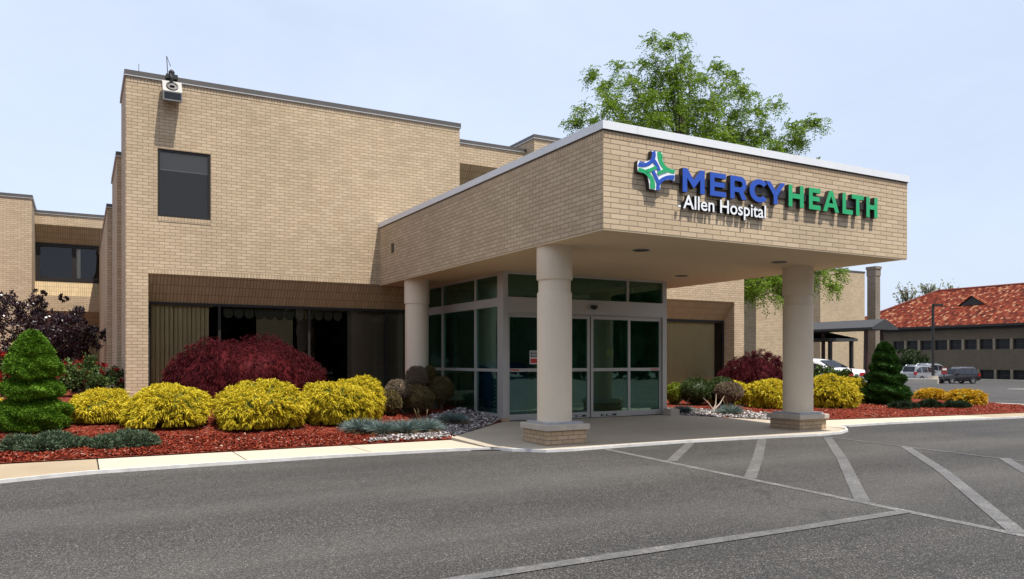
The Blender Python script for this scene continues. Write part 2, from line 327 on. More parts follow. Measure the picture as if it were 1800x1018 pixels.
# ------------------------------------------------------------------ mesh builder (box-projected UVs in metres)
class MB:
    def __init__(s): s.v = []; s.f = []; s.mi = []; s.uv = {}
    def face(s, pts, mi=0, uv=None):
        b = len(s.v); s.v += [tuple(p) for p in pts]; s.f.append(tuple(range(b, b + len(pts)))); s.mi.append(mi)
        if uv: s.uv[len(s.f) - 1] = uv
    def box(s, x0, y0, z0, x1, y1, z1, mi=0, skip=''):
        p = [(x0, y0, z0), (x1, y0, z0), (x1, y1, z0), (x0, y1, z0), (x0, y0, z1), (x1, y0, z1), (x1, y1, z1), (x0, y1, z1)]
        q = {'b': (3, 2, 1, 0), 't': (4, 5, 6, 7), 'f': (0, 1, 5, 4), 'r': (1, 2, 6, 5), 'k': (2, 3, 7, 6), 'l': (3, 0, 4, 7)}
        for kk, ix in q.items():
            if kk not in skip: s.face([p[i] for i in ix], mi)
    def obox(s, c, ax, ay, hx, hy, z0, z1, mi=0):
        c = Vector((c[0], c[1], 0)); ax = Vector((ax[0], ax[1], 0)).normalized(); ay = Vector((-ax.y, ax.x, 0))
        q = [c - ax * hx - ay * hy, c + ax * hx - ay * hy, c + ax * hx + ay * hy, c - ax * hx + ay * hy]
        lo = [(p.x, p.y, z0) for p in q]; hi = [(p.x, p.y, z1) for p in q]
        s.face(lo[::-1], mi); s.face(hi, mi)
        for i in range(4):
            j = (i + 1) % 4; s.face([lo[i], lo[j], hi[j], hi[i]], mi)
    def prism(s, poly, z0, z1, mi=0):      # poly of (x, y) counter-clockwise
        n = len(poly)
        s.face([(p[0], p[1], z1) for p in poly], mi); s.face([(p[0], p[1], z0) for p in poly][::-1], mi)
        for i in range(n):
            a, b = poly[i], poly[(i + 1) % n]
            s.face([(a[0], a[1], z0), (b[0], b[1], z0), (b[0], b[1], z1), (a[0], a[1], z1)], mi)
    def lathe(s, prof, cx=0, cy=0, n=40, mi=0, cap=True):
        ring = []
        for r, z in prof:
            ring.append([(cx + r * math.cos(2 * math.pi * i / n), cy + r * math.sin(2 * math.pi * i / n), z) for i in range(n)])
        for a, b in zip(ring, ring[1:]):
            for i in range(n):
                j = (i + 1) % n; s.face([a[i], a[j], b[j], b[i]], mi)
        if cap: s.face(ring[0][::-1], mi); s.face(ring[-1], mi)
    def tube(s, pts, rad, n=8, mi=0):
        pts = [Vector(p) for p in pts]
        if not hasattr(rad, '__len__'): rad = [rad] * len(pts)
        rings = []
        for i, p in enumerate(pts):
            d = (pts[min(i + 1, len(pts) - 1)] - pts[max(i - 1, 0)]).normalized()
            a = d.orthogonal().normalized() if i == 0 else (rings_a - d * rings_a.dot(d)).normalized()
            rings_a = a; b = d.cross(a)
            rings.append([p + (a * math.cos(2 * math.pi * k / n) + b * math.sin(2 * math.pi * k / n)) * rad[i] for k in range(n)])
        for a, b in zip(rings, rings[1:]):
            for i in range(n):
                j = (i + 1) % n; s.face([a[i], a[j], b[j], b[i]], mi)
        s.face(rings[0][::-1], mi); s.face(rings[-1], mi)
    def build(s, name, mats, parent=None, smooth=False, merge=False):
        me = bpy.data.meshes.new(name)
        me.from_pydata(s.v, [], s.f)
        if not isinstance(mats, (list, tuple)): mats = [mats]
        for m in mats: me.materials.append(M[m] if isinstance(m, str) else m)
        me.polygons.foreach_set('material_index', s.mi)
        me.update()
        uvl = me.uv_layers.new(name='UVMap').data
        for p in me.polygons:
            n = p.normal
            cu = s.uv.get(p.index)
            for q, li in enumerate(p.loop_indices):
                c = me.vertices[me.loops[li].vertex_index].co
                if cu: uv = cu[q]
                elif abs(n.z) > .72: uv = (c.x, c.y)
                elif abs(n.x) > abs(n.y): uv = (c.y, c.z)
                else: uv = (c.x, c.z)
                uvl[li].uv = uv
        if smooth or merge:
            bm = bmesh.new(); bm.from_mesh(me); bmesh.ops.remove_doubles(bm, verts=bm.verts, dist=1e-4)
            if smooth:
                for f in bm.faces: f.smooth = True
                for e in bm.edges:
                    if len(e.link_faces) == 2 and e.calc_face_angle(0) > R(34): e.smooth = False
            bm.to_mesh(me); bm.free()
        return link(name, me, parent)
def link(name, me, parent=None):
    o = bpy.data.objects.new(name, me); COL.objects.link(o)
    if parent is not None:
        o.parent = parent; o.matrix_parent_inverse = parent.matrix_basis.inverted()
    return o
def tag(o, label, cat, group=None, kind=None):
    if label: o['label'] = label
    if cat: o['category'] = cat
    if group: o['group'] = group
    if kind: o['kind'] = kind
    return o
def thing(name, label, cat, loc=(0, 0, 0), group=None):
    o = bpy.data.objects.new(name, None); COL.objects.link(o); o.location = loc
    return tag(o, label, cat, group)
def struct(o): o['kind'] = 'structure'; return o
def stuff(o, label, cat): return tag(o, label, cat, None, 'stuff')
def copy_tree(o, parent=None):
    c = o.copy(); COL.objects.link(c)
    if parent is not None: c.parent = parent
    for ch in list(o.children): copy_tree(ch, c)
    return c

def wall_y(mb, y, x0, x1, z0, z1, holes=(), depth=.1, mi=0, rmi=None):
    """front wall (faces -y) with rectangular holes and their reveals"""
    rmi = mi if rmi is None else rmi
    xs = sorted({x0, x1, *[h[0] for h in holes], *[h[1] for h in holes]}); zs = sorted({z0, z1, *[h[2] for h in holes], *[h[3] for h in holes]})
    for a, b in zip(xs, xs[1:]):
        for c, d in zip(zs, zs[1:]):
            if any(h[0] <= a and b <= h[1] and h[2] <= c and d <= h[3] for h in holes): continue
            mb.face([(a, y, c), (b, y, c), (b, y, d), (a, y, d)], mi)
    for h in holes:
        a, b, c, d = h[:4]; e = y + depth
        mb.face([(a, y, c), (a, e, c), (a, e, d), (a, y, d)][::-1], rmi); mb.face([(b, y, c), (b, e, c), (b, e, d), (b, y, d)], rmi)
        mb.face([(a, y, d), (b, y, d), (b, e, d), (a, e, d)], rmi); mb.face([(a, y, c), (b, y, c), (b, e, c), (a, e, c)][::-1], rmi)
def recess(mb, y, x0, x1, ztop, dep, zwin, z0, right_jamb=True, left_jamb=True, stack=1):
    """sloping stack-bond soffit and jambs of a recessed window bay"""
    L = math.hypot(dep, ztop - zwin)
    mb.face([(x0, y, ztop), (x1, y, ztop), (x1, y + dep, zwin), (x0, y + dep, zwin)], stack, [(x0, L), (x1, L), (x1, 0), (x0, 0)])
    if right_jamb: mb.face([(x1, y, z0), (x1, y, ztop), (x1, y + dep, zwin), (x1, y + dep, z0)][::-1], 0)
    if left_jamb: mb.face([(x0, y, z0), (x0, y, ztop), (x0, y + dep, zwin), (x0, y + dep, z0)], 0)

# ------------------------------------------------------------------ ground
def ground():
    xs = [-300, -120, -60, -30, -15, -6, 0, 6, 12, 18, 24, 36, 48, 60, 72, 80, 100, 140, 300]; ys = [-300, -120, -60, -30, -10, 0, 10, 20, 30, 40, 60, 80, 120, 300]
    mb = MB()
    for a, b in zip(xs, xs[1:]):
        for c, d in zip(ys, ys[1:]):
            mb.face([(a, c, zground(a, c)), (b, c, zground(b, c)), (b, d, zground(b, d)), (a, d, zground(a, d))])
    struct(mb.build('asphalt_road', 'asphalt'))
ground()

KERB_PX = [(0, 850), (85, 841), (170, 833), (300, 824), (435, 815), (600, 804), (800, 793), (865, 791), (900, 793.5), (960, 795.5), (1010, 793), (1060, 789), (1200, 779), (1350, 770.5), (1440, 766.5), (1478, 763), (1490, 759), (1486, 754.5), (1476, 751.5), (1560, 746), (1680, 740), (1800, 735)]
KP = [atz(u, v, ASPH)[:2] for u, v in KERB_PX]
KP = [(KP[0][0] - 9., KP[0][1] - .6)] + KP + [(24.0, 9.05), (40, 8.6)]
def offset_poly(P, d):
    out = []
    for i, p in enumerate(P):
        a = Vector(P[max(i - 1, 0)]); b = Vector(P[min(i + 1, len(P) - 1)])
        t = (b - a).normalized(); n = Vector((-t.y, t.x)); out.append((p[0] + n.x * d, p[1] + n.y * d))
    return out
def kerb():
    O = offset_poly(KP, -.008); I = offset_poly(KP, .03); mb = MB()
    for i in range(len(KP) - 1):
        z = -.018; g = ASPH - .02
        a, b, c, d = O[i], O[i + 1], I[i + 1], I[i]
        za = z + random.uniform(-.002, .002)
        mb.face([(*a, za), (*b, za), (*c, za), (*d, za)]); mb.face([(*a, g), (*b, g), (*b, za), (*a, za)]); mb.face([(*d, za), (*c, za), (*c, g), (*d, g)])
    struct(mb.build('kerb', 'kerb'))
kerb()
def kerb_y(x):
    for a, b in zip(KP, KP[1:]):
        if a[0] <= x <= b[0]: return a[1] + (b[1] - a[1]) * (x - a[0]) / max(1e-6, b[0] - a[0])
    return KP[-1][1]
def inner_y(x):      # back edge of the pavement
    if x < 5.2: return 11.4
    if x < 7.19: return 11.4 + (13.33 - 11.4) * (x - 5.2) / 1.99
    if x < 11.28: return 13.33
    if x < 12.6: return 13.33 - (13.33 - 11.5) * (x - 11.28) / 1.32
    if x < 18: return 11.5 - .75 * (x - 12.6) / 5.4
    return 10.75 - .5 * min(1, (x - 18) / 5)
def pave(name, x0, x1, mat, ztop=None, n=8, gap=.005):
    mb = MB(); x0 += gap * 1.7; x1 -= gap * 1.7
    xs = [x0 + (x1 - x0) * i / n for i in range(n + 1)]
    for a, b in zip(xs, xs[1:]):
        pa, pb, qa, qb = kerb_y(a) + .024, kerb_y(b) + .024, inner_y(a), inner_y(b)
        z = ztop or (lambda x, y: -.022)
        m = 4
        for k in range(m):
            f0, f1 = k / m, (k + 1) / m
            A = (a, pa + (qa - pa) * f0); B = (b, pb + (qb - pb) * f0); C = (b, pb + (qb - pb) * f1); D = (a, pa + (qa - pa) * f1)
            mb.face([(*A, z(*A)), (*B, z(*B)), (*C, z(*C)), (*D, z(*D))])
        mb.face([(a, qa, -.2), (a, qa, z(a, qa)), (b, qb, z(b, qb)), (b, qb, -.2)])
        if a == xs[0]: mb.face([(a, pa, -.2), (a, pa, z(a, pa)), (a, qa, z(a, qa)), (a, qa, -.2)])
        if b == xs[-1]: mb.face([(b, pb, -.2), (b, qb, -.2), (b, qb, z(b, qb)), (b, pb, z(b, pb))])
    struct(mb.build(name, mat))
pave('joint_bed', -7.9, 24, 'joint', lambda x, y: -.05, 60, 0)
def zslab(x, y): return -.024 + .088 * lin(9.6, 13.3, y) - .014 * lin(9, 11.5, x) * (1 - lin(9.6, 13.3, y))
pave('sidewalk', -7.9, .19, 'walk_old')
for a, b in ((.19, 1.86), (1.86, 3.53), (3.53, 5.2)): pave('sidewalk', a, b, 'walk')
pave('entrance_slab', 5.2, 12.6, 'slab', zslab, 48)
for a, b in ((12.6, 15.3), (15.3, 17.9)): pave('sidewalk', a, b, 'walk', None, 12)
pave('sidewalk', 17.9, 24, 'walk_old', None, 12)
struct((lambda mb: (mb.box(7.2, 13.2, -.2, 11.27, 18.5, .05), mb)[1])(MB()).build('vestibule_floor', 'carpet'))

def bed(name, x0, x1, y1, mat, nx, ny, z, y1f=None, y0f=None):
    mb = MB(); xs = np.linspace(x0, x1, nx + 1); grid = []
    for x in xs:
        ya = (y0f or inner_y)(x) ; yb = y1f(x) if y1f else y1
        grid.append([(x, ya + (yb - ya) * (j / ny) ** 1.3, 0) for j in range(ny + 1)])
    grid = [[(x, y, z(x, y) + (random.uniform(-.008, .012) if j > 0 else -.008)) for j, (x, y, _) in enumerate(col)] for col in grid]
    for i in range(nx):
        for j in range(ny): mb.face([grid[i][j], grid[i + 1][j], grid[i + 1][j + 1], grid[i][j + 1]])
    return struct(mb.build(name, mat, None, True))
bed('mulch_bed', -8, 7.19, 33, 'mulch', 60, 40, zbed)
bed('mulch_bed', 11.28, 23.2, 19, 'mulch', 50, 24, zbed)
# far kerb of the right bed, and the strip between bed and drive
mb = MB(); mb.box(23.2, 9.0, -.3, 23.42, 19.2, .02); mb.box(17.7, 19.0, -.3, 23.2, 19.2, .02); struct(mb.build('bed_kerb', 'kerb_plain'))

# pebbles and mulch chips
def rock_mesh(P, size, name, mat, flat=.6):
    base = np.array([(1, 0, 0), (-1, 0, 0), (0, 1, 0), (0, -1, 0), (0, 0, 1), (0, 0, -1)], float)
    fc = np.array([(0, 2, 4), (2, 1, 4), (1, 3, 4), (3, 0, 4), (2, 0, 5), (1, 2, 5), (3, 1, 5), (0, 3, 5)])
    n = len(P)
    sc = size[:, None] * RNG.uniform(.6, 1.3, (n, 3)) * np.array([1, 1, flat])
    V = base[None] * sc[:, None, :] * RNG.uniform(.75, 1.2, (n, 6, 1))
    ang = RNG.uniform(0, 6.28, n); c, s_ = np.cos(ang), np.sin(ang)
    X = V[..., 0] * c[:, None] - V[..., 1] * s_[:, None]; Y = V[..., 0] * s_[:, None] + V[..., 1] * c[:, None]
    tilt = RNG.normal(0, .25, (n, 1))
    V = np.stack([X, Y, V[..., 2] + X * tilt], -1) + P[:, None, :]
    Fc = (fc[None] + (np.arange(n) * 6)[:, None, None]).reshape(-1, 3)
    return tri_mesh(name, V.reshape(-1, 3), Fc, mat)
def tri_mesh(name, V, Fc, mats, parent=None, k=3, mi=None, smooth=False):
    me = bpy.data.meshes.new(name)
    me.vertices.add(len(V)); me.vertices.foreach_set('co', np.asarray(V, np.float32).ravel())
    Fc = np.asarray(Fc, np.int32)
    me.loops.add(Fc.size); me.loops.foreach_set('vertex_index', Fc.ravel())
    me.polygons.add(len(Fc)); me.polygons.foreach_set('loop_start', np.arange(0, Fc.size, k, dtype=np.int32))
    if mi is not None: me.polygons.foreach_set('material_index', np.asarray(mi, np.int32))
    if smooth: me.polygons.foreach_set('use_smooth', np.ones(len(Fc), bool))
    if not isinstance(mats, (list, tuple)): mats = [mats]
    for m in mats: me.materials.append(M[m])
    me.update(calc_edges=True); me.validate()
    return link(name, me, parent)
def inside(poly, x, y):
    r = False; n = len(poly); j = n - 1
    for i in range(n):
        if (poly[i][1] > y) != (poly[j][1] > y) and x < (poly[j][0] - poly[i][0]) * (y - poly[i][1]) / (poly[j][1] - poly[i][1]) + poly[i][0]: r = not r
        j = i
    return r
def scatter(poly, n, z):
    xs = [p[0] for p in poly]; ys = [p[1] for p in poly]; out = []
    while len(out) < n:
        x, y = random.uniform(min(xs), max(xs)), random.uniform(min(ys), max(ys))
        if inside(poly, x, y): out.append((x, y, z(x, y)))
    return np.array(out)
PL = [(3.75, 11.42), (5.2, 11.42), (7.16, 13.32), (7.16, 15.2), (5.9, 14.0), (5.2, 12.9), (4.2, 12.0)]
PR = [(11.36, 13.35), (12.6, 11.55), (13.9, 11.5), (14.2, 12.3), (13.4, 13.6), (12.3, 14.6), (11.36, 14.6)]
for poly, nm in ((PL, 'left'), (PR, 'right')):
    n = 2600
    P = scatter(poly, n, lambda x, y: zbed(x, y) + .02 + random.uniform(-.006, .02))
    stuff(rock_mesh(P, RNG.uniform(.014, .04, n), 'pebbles', 'pebble'),
          'grey and white pebbles beside the ' + ('left glass wall of the entrance' if nm == 'left' else 'driftwood right of the sliding doors'), 'pebbles')
def chips(polys, n, lab):
    V = []; Fc = []; k = 0
    P = np.concatenate([scatter(p, m, lambda x, y: zbed(x, y) + random.uniform(.004, .02)) for p, m in zip(polys, n)])
    m = len(P); a = RNG.uniform(0, 6.28, m); L = RNG.uniform(.01, .034, m); W = RNG.uniform(.003, .009, m)
    d = np.stack([np.cos(a), np.sin(a), RNG.normal(0, .35, m)], -1); s_ = np.stack([-np.sin(a), np.cos(a), RNG.normal(0, .5, m)], -1)
    q = np.stack([P - d * L[:, None] - s_ * W[:, None], P + d * L[:, None] - s_ * W[:, None], P + d * L[:, None] + s_ * W[:, None], P - d * L[:, None] + s_ * W[:, None]], 1)
    Fc = np.arange(m * 4).reshape(-1, 4)
    stuff(tri_mesh('mulch_chips', q.reshape(-1, 3), Fc, 'chips', None, 4), lab, 'mulch')
chips([[(-2.5, 11.43), (4.6, 11.43), (4.6, 12.3), (-2.5, 13.6)], [(-3, 12.4), (5.5, 12.4), (5.5, 15), (-3, 16)]], [24000, 14000], 'red bark chips along the left pavement')
chips([[(12.8, 11.5), (18, 10.8), (22.9, 10.3), (22.9, 13), (15, 14.5), (12.5, 14.5)]], [9000], 'red bark chips along the right pavement')

# painted lines on the drive
def stripe(): pass
stripe.z = .0035
def vt(v, z): return (v[0], v[1], z)
def stripe_px(pts, w, mat):
    P = [Vector(atz(u, v, ASPH)) for u, v in pts]; mb = MB(); z = ASPH + stripe.z; stripe.z += .0004
    Lf, Rt = [], []
    for i, p in enumerate(P):
        d = (P[min(i + 1, len(P) - 1)] - P[max(i - 1, 0)]).normalized(); n = Vector((-d.y, d.x, 0)); Lf.append(p + n * w / 2); Rt.append(p - n * w / 2)
    for i in range(len(P) - 1):
        mb.face([vt(Rt[i], z), vt(Rt[i + 1], z), vt(Lf[i + 1], z), vt(Lf[i], z)])
    struct(mb.build('road_marking', mat))
stripe_px([(1064, 789.5), (1200, 818), (1330, 845), (1510, 882), (1800, 942), (1990, 981)], .10, 'paint_thin')
stripe_px([(1213, 779.5), (1180, 811)], .135, 'paint')
stripe_px([(1340, 772), (1332, 806), (1318, 841.5)], .135, 'paint')
stripe_px([(1455, 769.5), (1482, 810), (1516, 882)], .135, 'paint')
stripe_px([(1592, 786), (1660, 830), (1790, 938)], .135, 'paint')
stripe_px([(1765, 806), (1800, 827), (1900, 880)], .135, 'paint')
stripe_px([(1446, 767.5), (1600, 787), (1800, 811.5), (1960, 831)], .05, 'paint_thin')
stripe_px([(1592, 899.5), (1400, 930), (1180, 963), (1000, 990), (830, 1016), (640, 1046)], .12, 'paint')

# ------------------------------------------------------------------ the hospital
YF = 17.29
hosp = thing('hospital_building', 'two storey tan brick hospital with dark coping behind the entrance canopy', 'building', (.79, YF, 0))
BK = ['brick', 'brick_stack', 'brick_row', 'tar']
def block(name, x0, y0, x1, y1, z1, front=True, holes=(), z0=-.3, skip=''):
    mb = MB(); mb.box(x0, y0, z0, x1, y1, z1, 0, 'ftb' + skip)
    mb.face([(x0, y0, z1), (x1, y0, z1), (x1, y1, z1), (x0, y1, z1)], 3)
    if front: wall_y(mb, y0, x0, x1, z0, z1, holes)
    return mb
def coping(name, x0, y0, x1, y1, z0, z1, mat='coping_dark', lip=True, out=.025):
    mb = MB(); mb.box(x0 - out, y0 - out, z0 + .02, x1 + out, y1 + out, z1, 0)
    if lip: mb.box(x0 - out - .006, y0 - out - .006, z0, x1 + out + .006, y1 + out + .006, z0 + .02, 1)
    else: mb.box(x0 - .01, y0 - .01, z0, x1 + .01, y1 + .01, z0 + .02, 0)
    return mb.build('coping', [mat, 'coping_lip'], hosp)
# main block
WX0, WX1, WZ0, WZ1 = 1.37, 2.385, 4.18, 5.56
RZ, DEP, RWZ, SILL = 3.016, .44, 2.47, .5
mb = block('main', .79, YF, 8.12, 19.2, 6.93, False); mb.box(1.3, 19.2, -.3, 8.1, 27, 6.9, 0, 'b')
wall_y(mb, YF, .79, 8.12, RZ, 6.93, [(WX0, WX1, WZ0, WZ1)], .1)
wall_y(mb, YF, .79, 1.2, -.3, RZ)
recess(mb, YF, 1.2, 7.2, RZ, DEP, RWZ, SILL)
mb.face([(1.2, YF, -.3), (7.2, YF, -.3), (7.2, YF, SILL - .04), (1.2, YF, SILL - .04)]); mb.face([(1.2, YF, SILL - .04), (7.2, YF, SILL - .04), (7.2, YF + DEP, SILL), (1.2, YF + DEP, SILL)])
mb.face([(7.2, YF, 2.9), (8.12, YF, 2.9), (8.12, YF, RZ), (7.2, YF, RZ)])
mb.build('wall', BK, hosp)
mb = MB()
for a, b in ((.793, 8.117),): mb.box(a, YF - .004, 6.825, b, YF + .02, 6.928)
mb.box(1.2, YF - .004, RZ - .001, 7.1, YF + .02, RZ + .099)
mb.box(WX0, YF - .006, WZ0 - .1, WX1, YF + .03, WZ0 - .002)
mb.build('rowlock_course', 'brick_row', hosp)
coping('coping', .79, YF, 8.12, 19.2, 6.93, 7.05)
# stepped blocks behind on the left
mb = block('b', .707, 19.2, 1.6, 22.2, 5.74); mb.build('wall', BK, hosp); coping('coping', .707, 19.2, 1.6, 22.2, 5.74, 5.85)
mb = block('c', .60, 22.2, 1.6, 32, 5.12); mb.build('wall', BK, hosp); coping('coping', .60, 22.2, 1.6, 32, 5.12, 5.22)
# far left wing with recessed window bays
YL = 32.
mb = MB(); x0, x1 = -1.40, 2.0
wall_y(mb, YL, x0, x1, 6.06, 6.42); wall_y(mb, YL, x0, x1, RZ + .0, 3.55)
recess(mb, YL, x0, x1, 6.06, DEP, 5.46, 4.10, True, False)
mb.face([(x0, YL, 3.55), (x1, YL, 3.55), (x1, YL + DEP, 4.10), (x0, YL + DEP, 4.10)], 1, [(x0, 0), (x1, 0), (x1, .7), (x0, .7)])
recess(mb, YL, x0, x1, RZ, DEP, RWZ, .9, True, False); wall_y(mb, YL, x0, x1, -.3, .9); mb.face([(x0, YL, .9), (x1, YL, .9), (x1, YL + DEP, .9), (x0, YL + DEP, .9)])
mb.face([(x0, YL, 6.42), (x1, YL, 6.42), (x1, YL + 5, 6.42), (x0, YL + 5, 6.42)], 3)
mb.box(x0, YL + DEP + 2.5, -.3, x1, YL + DEP + 2.7, 6.4)
mb.build('wall', BK, hosp); coping('coping', x0 + .03, YL, x1, YL + 5, 6.42, 6.54)
mb = block('L1', -12, 30.2, -1.40, 38, 6.6); mb.build('wall', BK, hosp); coping('coping', -12, 30.2, -1.40, 38, 6.6, 6.72)
# right of the main block: upper wing set back, taller block, low front wall with the right window bay
mb = MB(); x0, x1, y = 8.12, 10.72, 18.5
wall_y(mb, y, x0, x1, 6.43, 6.94); recess(mb, y, x0, x1, 6.43, .5, 5.75, 4.0, False, False)
mb.face([(x0, y + .5, 3.5), (x1, y + .5, 3.5), (x1, y + .5, 5.75), (x0, y + .5, 5.75)]); mb.face([(x0, y, 6.94), (x1, y, 6.94), (x1, 21, 6.94), (x0, 21, 6.94)], 3)
mb.build('wall', BK, hosp); coping('coping', x0 + .03, y, x1 - .03, 21, 6.94, 7.05)
mb = block('D', 10.7, 18.07, 17.6, 21, 7.24, z0=3.9); mb.build('wall', BK, hosp); coping('coping', 10.7, 18.07, 17.6, 21, 7.24, 7.35)
mb = MB(); x0, x1 = 11.0, 17.65
wall_y(mb, YF, 8.12, 17.65, RZ, 3.95); wall_y(mb, YF, 17.25, 17.65, -.3, RZ); recess(mb, YF, x0, 17.25, RZ, DEP, RWZ, .45, True, False)
mb.face([(x0, YF, -.3), (17.25, YF, -.3), (17.25, YF, .4), (x0, YF, .4)]); mb.face([(x0, YF, .4), (17.25, YF, .4), (17.25, YF + DEP, .45), (x0, YF + DEP, .45)])
mb.face([(17.65, YF, -.3), (17.65, 21, -.3), (17.65, 21, 3.95), (17.65, YF, 3.95)]); mb.face([(8.12, YF, 3.95), (17.65, YF, 3.95), (17.65, 21, 3.95), (8.12, 21, 3.95)], 3)
mb.build('wall', BK, hosp)
mb = MB(); mb.box(11.3, YF - .004, RZ, 17.25, YF + .02, RZ + .1); mb.build('rowlock_course', 'brick_row', hosp)
# right-hand wings further back
mb = block('two', 25.2, 24, 28.2, 33, 7.0); mb.build('wall', BK, hosp); coping('coping', 25.2, 24, 28.2, 33, 7.0, 7.1)
xL, yB = aty(1442, 474, 33.3)[0], 33.3
xR = aty(1520, 480, 33.3)[0]
mb = block('three', xL, yB, xR, 44, 6.95, z0=-1); mb.build('wall', BK, hosp); coping('coping', xL, yB, xR, 44, 6.95, 7.06, lip=False)
mb = block('four', 28.2, 38, xL, 44, 6.0, z0=-1); mb.build('wall', BK, hosp)
cx, cy, _ = att(1539, 500, 54.0)
mb = MB(); mb.box(cx, cy, -1, cx + .5, cy + .66, 7.15); mb.box(cx - .03, cy - .03, 7.15, cx + .53, cy + .69, 7.62); mb.box(cx - .07, cy - .07, 7.62, cx + .57, cy + .73, 7.8)
mb.build('chimney', 'brick_stackpipe', hosp)

# rooms behind the glass
def room(x0, x1, y0, y1, z0, z1, mat='interior'):
    mb = MB()
    mb.face([(x0, y1, z0), (x0, y1, z1), (x1, y1, z1), (x1, y1, z0)][::-1]); mb.face([(x0, y0, z0), (x0, y0, z1), (x0, y1, z1), (x0, y1, z0)]); mb.face([(x1, y0, z0), (x1, y1, z0), (x1, y1, z1), (x1, y0, z1)])
    mb.face([(x0, y0, z1), (x1, y0, z1), (x1, y1, z1), (x0, y1, z1)], 1); mb.face([(x0, y0, z0), (x0, y1, z0), (x1, y1, z0), (x1, y0, z0)], 2)
    return mb.build('interior', [mat, 'interior', 'carpet'], hosp)
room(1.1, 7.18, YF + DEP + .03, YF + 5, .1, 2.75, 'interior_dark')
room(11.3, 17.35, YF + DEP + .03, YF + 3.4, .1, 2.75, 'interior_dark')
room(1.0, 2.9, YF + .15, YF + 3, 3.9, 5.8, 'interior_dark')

def window_y(y, x0, x1, z0, z1, muls=(), fw=.05, gm='glass_dark', fm='alu_dark', rails=(), parent=None, dep=.06, name='window'):
    mb = MB(); f0, f1 = y - dep / 2, y + dep / 2
    mb.box(x0, f0, z0, x0 + fw, f1, z1); mb.box(x1 - fw, f0, z0, x1, f1, z1); mb.box(x0 + fw, f0, z1 - fw, x1 - fw, f1, z1); mb.box(x0 + fw, f0, z0, x1 - fw, f1, z0 + fw)
    for m_ in muls: mb.box(m_ - fw * .5, f0 + .004, z0 + fw, m_ + fw * .5, f1 - .004, z1 - fw)
    for r_ in rails: mb.box(x0 + fw, f0 + .008, r_ - fw * .4, x1 - fw, f1 - .008, r_ + fw * .4)
    w = mb.build(name, fm, parent or hosp)
    g = MB(); g.box(x0 + fw * .9, y - .006, z0 + fw * .9, x1 - fw * .9, y + .006, z1 - fw * .9, 0, 'lrtbk'); g.build('pane', gm, w)
    return w
window_y(YF + .045, WX0, WX1, WZ0, WZ1, (), .045, 'glass_grey')
window_y(YF + DEP + .01, 1.21, 7.17, SILL, RWZ, (2.62, 4.55, 6.4), .055, 'glass_dark')
window_y(YF + DEP + .01, 11.35, 17.24, .45, RWZ, (12.4, 14.6), .07, 'glass_dark')
for z0, z1 in ((4.1, 5.46), (.9, RWZ)): window_y(YL + DEP, -1.39, 1.9, z0, z1, (-.2,), .14, 'glass_dark')
window_y(19.02, 8.14, 10.7, 4.0, 5.75, (), .05)
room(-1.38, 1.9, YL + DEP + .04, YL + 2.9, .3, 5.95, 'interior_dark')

# blinds and curtains
def pleats(x0, x1, y, z0, z1, step, amp, mat, name, label, cat):
    mb = MB(); n = int((x1 - x0) / step)
    for i in range(n):
        a = x0 + (x1 - x0) * i / n; b = x0 + (x1 - x0) * (i + 1) / n; t = random.uniform(.5, 1.) * amp
        mb.face([(a, y + t, z0), (b - .006, y - t * .3, z0), (b - .006, y - t * .3, z1), (a, y + t, z1)]); mb.face([(b - .006, y - t * .3, z0), (b - .006, y - t * .3 + .004, z0), (a, y + t + .004, z0)])
        mb.face([(a, y + t + .003, z0), (a, y + t + .003, z1), (b - .006, y - t * .3 + .003, z1), (b - .006, y - t * .3 + .003, z0)])
    return tag(mb.build(name, mat), label, cat)
def slats(x0, x1, y, z0, z1, step, w, tilt, mat, label):
    mb = MB(); n = int((x1 - x0) / step)
    for i in range(n):
        c = x0 + step * (i + .5); t = tilt + random.uniform(-.12, .12); dx, dy = w / 2 * math.cos(t), w / 2 * math.sin(t); q = random.uniform(-.006, .006)
        P = [(c - dx, y + dy + q), (c, y + q - .006), (c + dx, y - dy + q)]
        for a, b in zip(P, P[1:]): mb.face([(*a, z0), (*b, z0), (*b, z1), (*a, z1)]); mb.face([(a[0], a[1] + .003, z0), (a[0], a[1] + .003, z1), (b[0], b[1] + .003, z1), (b[0], b[1] + .003, z0)])
    mb.box(x0, y - .03, z1, x1, y + .03, z1 + .04)
    return tag(mb.build('vertical_blind', mat), label, 'blind')
slats(1.28, 2.5, YF + DEP + .1, .52, 2.40, .088, .082, .45, 'blind', 'beige vertical blind behind the left end of the long ground floor window')
pleats(3.42, 4.22, YF + DEP + .13, .52, 2.42, .14, .03, 'drape', 'curtain', 'drawn dull beige curtain in the middle of the long ground floor window', 'curtain')
pleats(5.5, 7.1, YF + DEP + .16, .52, 2.42, .16, .04, 'interior', 'curtain', 'dark curtain beside the rear column in the long ground floor window', 'curtain')
slats(12.46, 17.0, YF + DEP + .1, .48, 2.40, .088, .088, .2, 'blind', 'drawn tan vertical blind in the window right of the entrance')
mb = MB()
for i in range(12):
    a = 2.72 + i * .22
    mb.face([(a, YF + DEP + .1, 2.4)] + [(a + .10 + .10 * math.cos(t), YF + DEP + .1 + (.01 if j % 2 else 0), 2.26 - .09 * math.sin(t)) for j, t in enumerate(np.linspace(math.pi, 2 * math.pi, 7)[::1] - math.pi)][::-1] + [(a + .2, YF + DEP + .1, 2.4)])
mb.box(2.7, YF + DEP + .095, 2.38, 5.4, YF + DEP + .105, 2.44)
tag(mb.build('valance', 'valance'), 'pale scalloped valance along the top of the long ground floor window', 'valance')
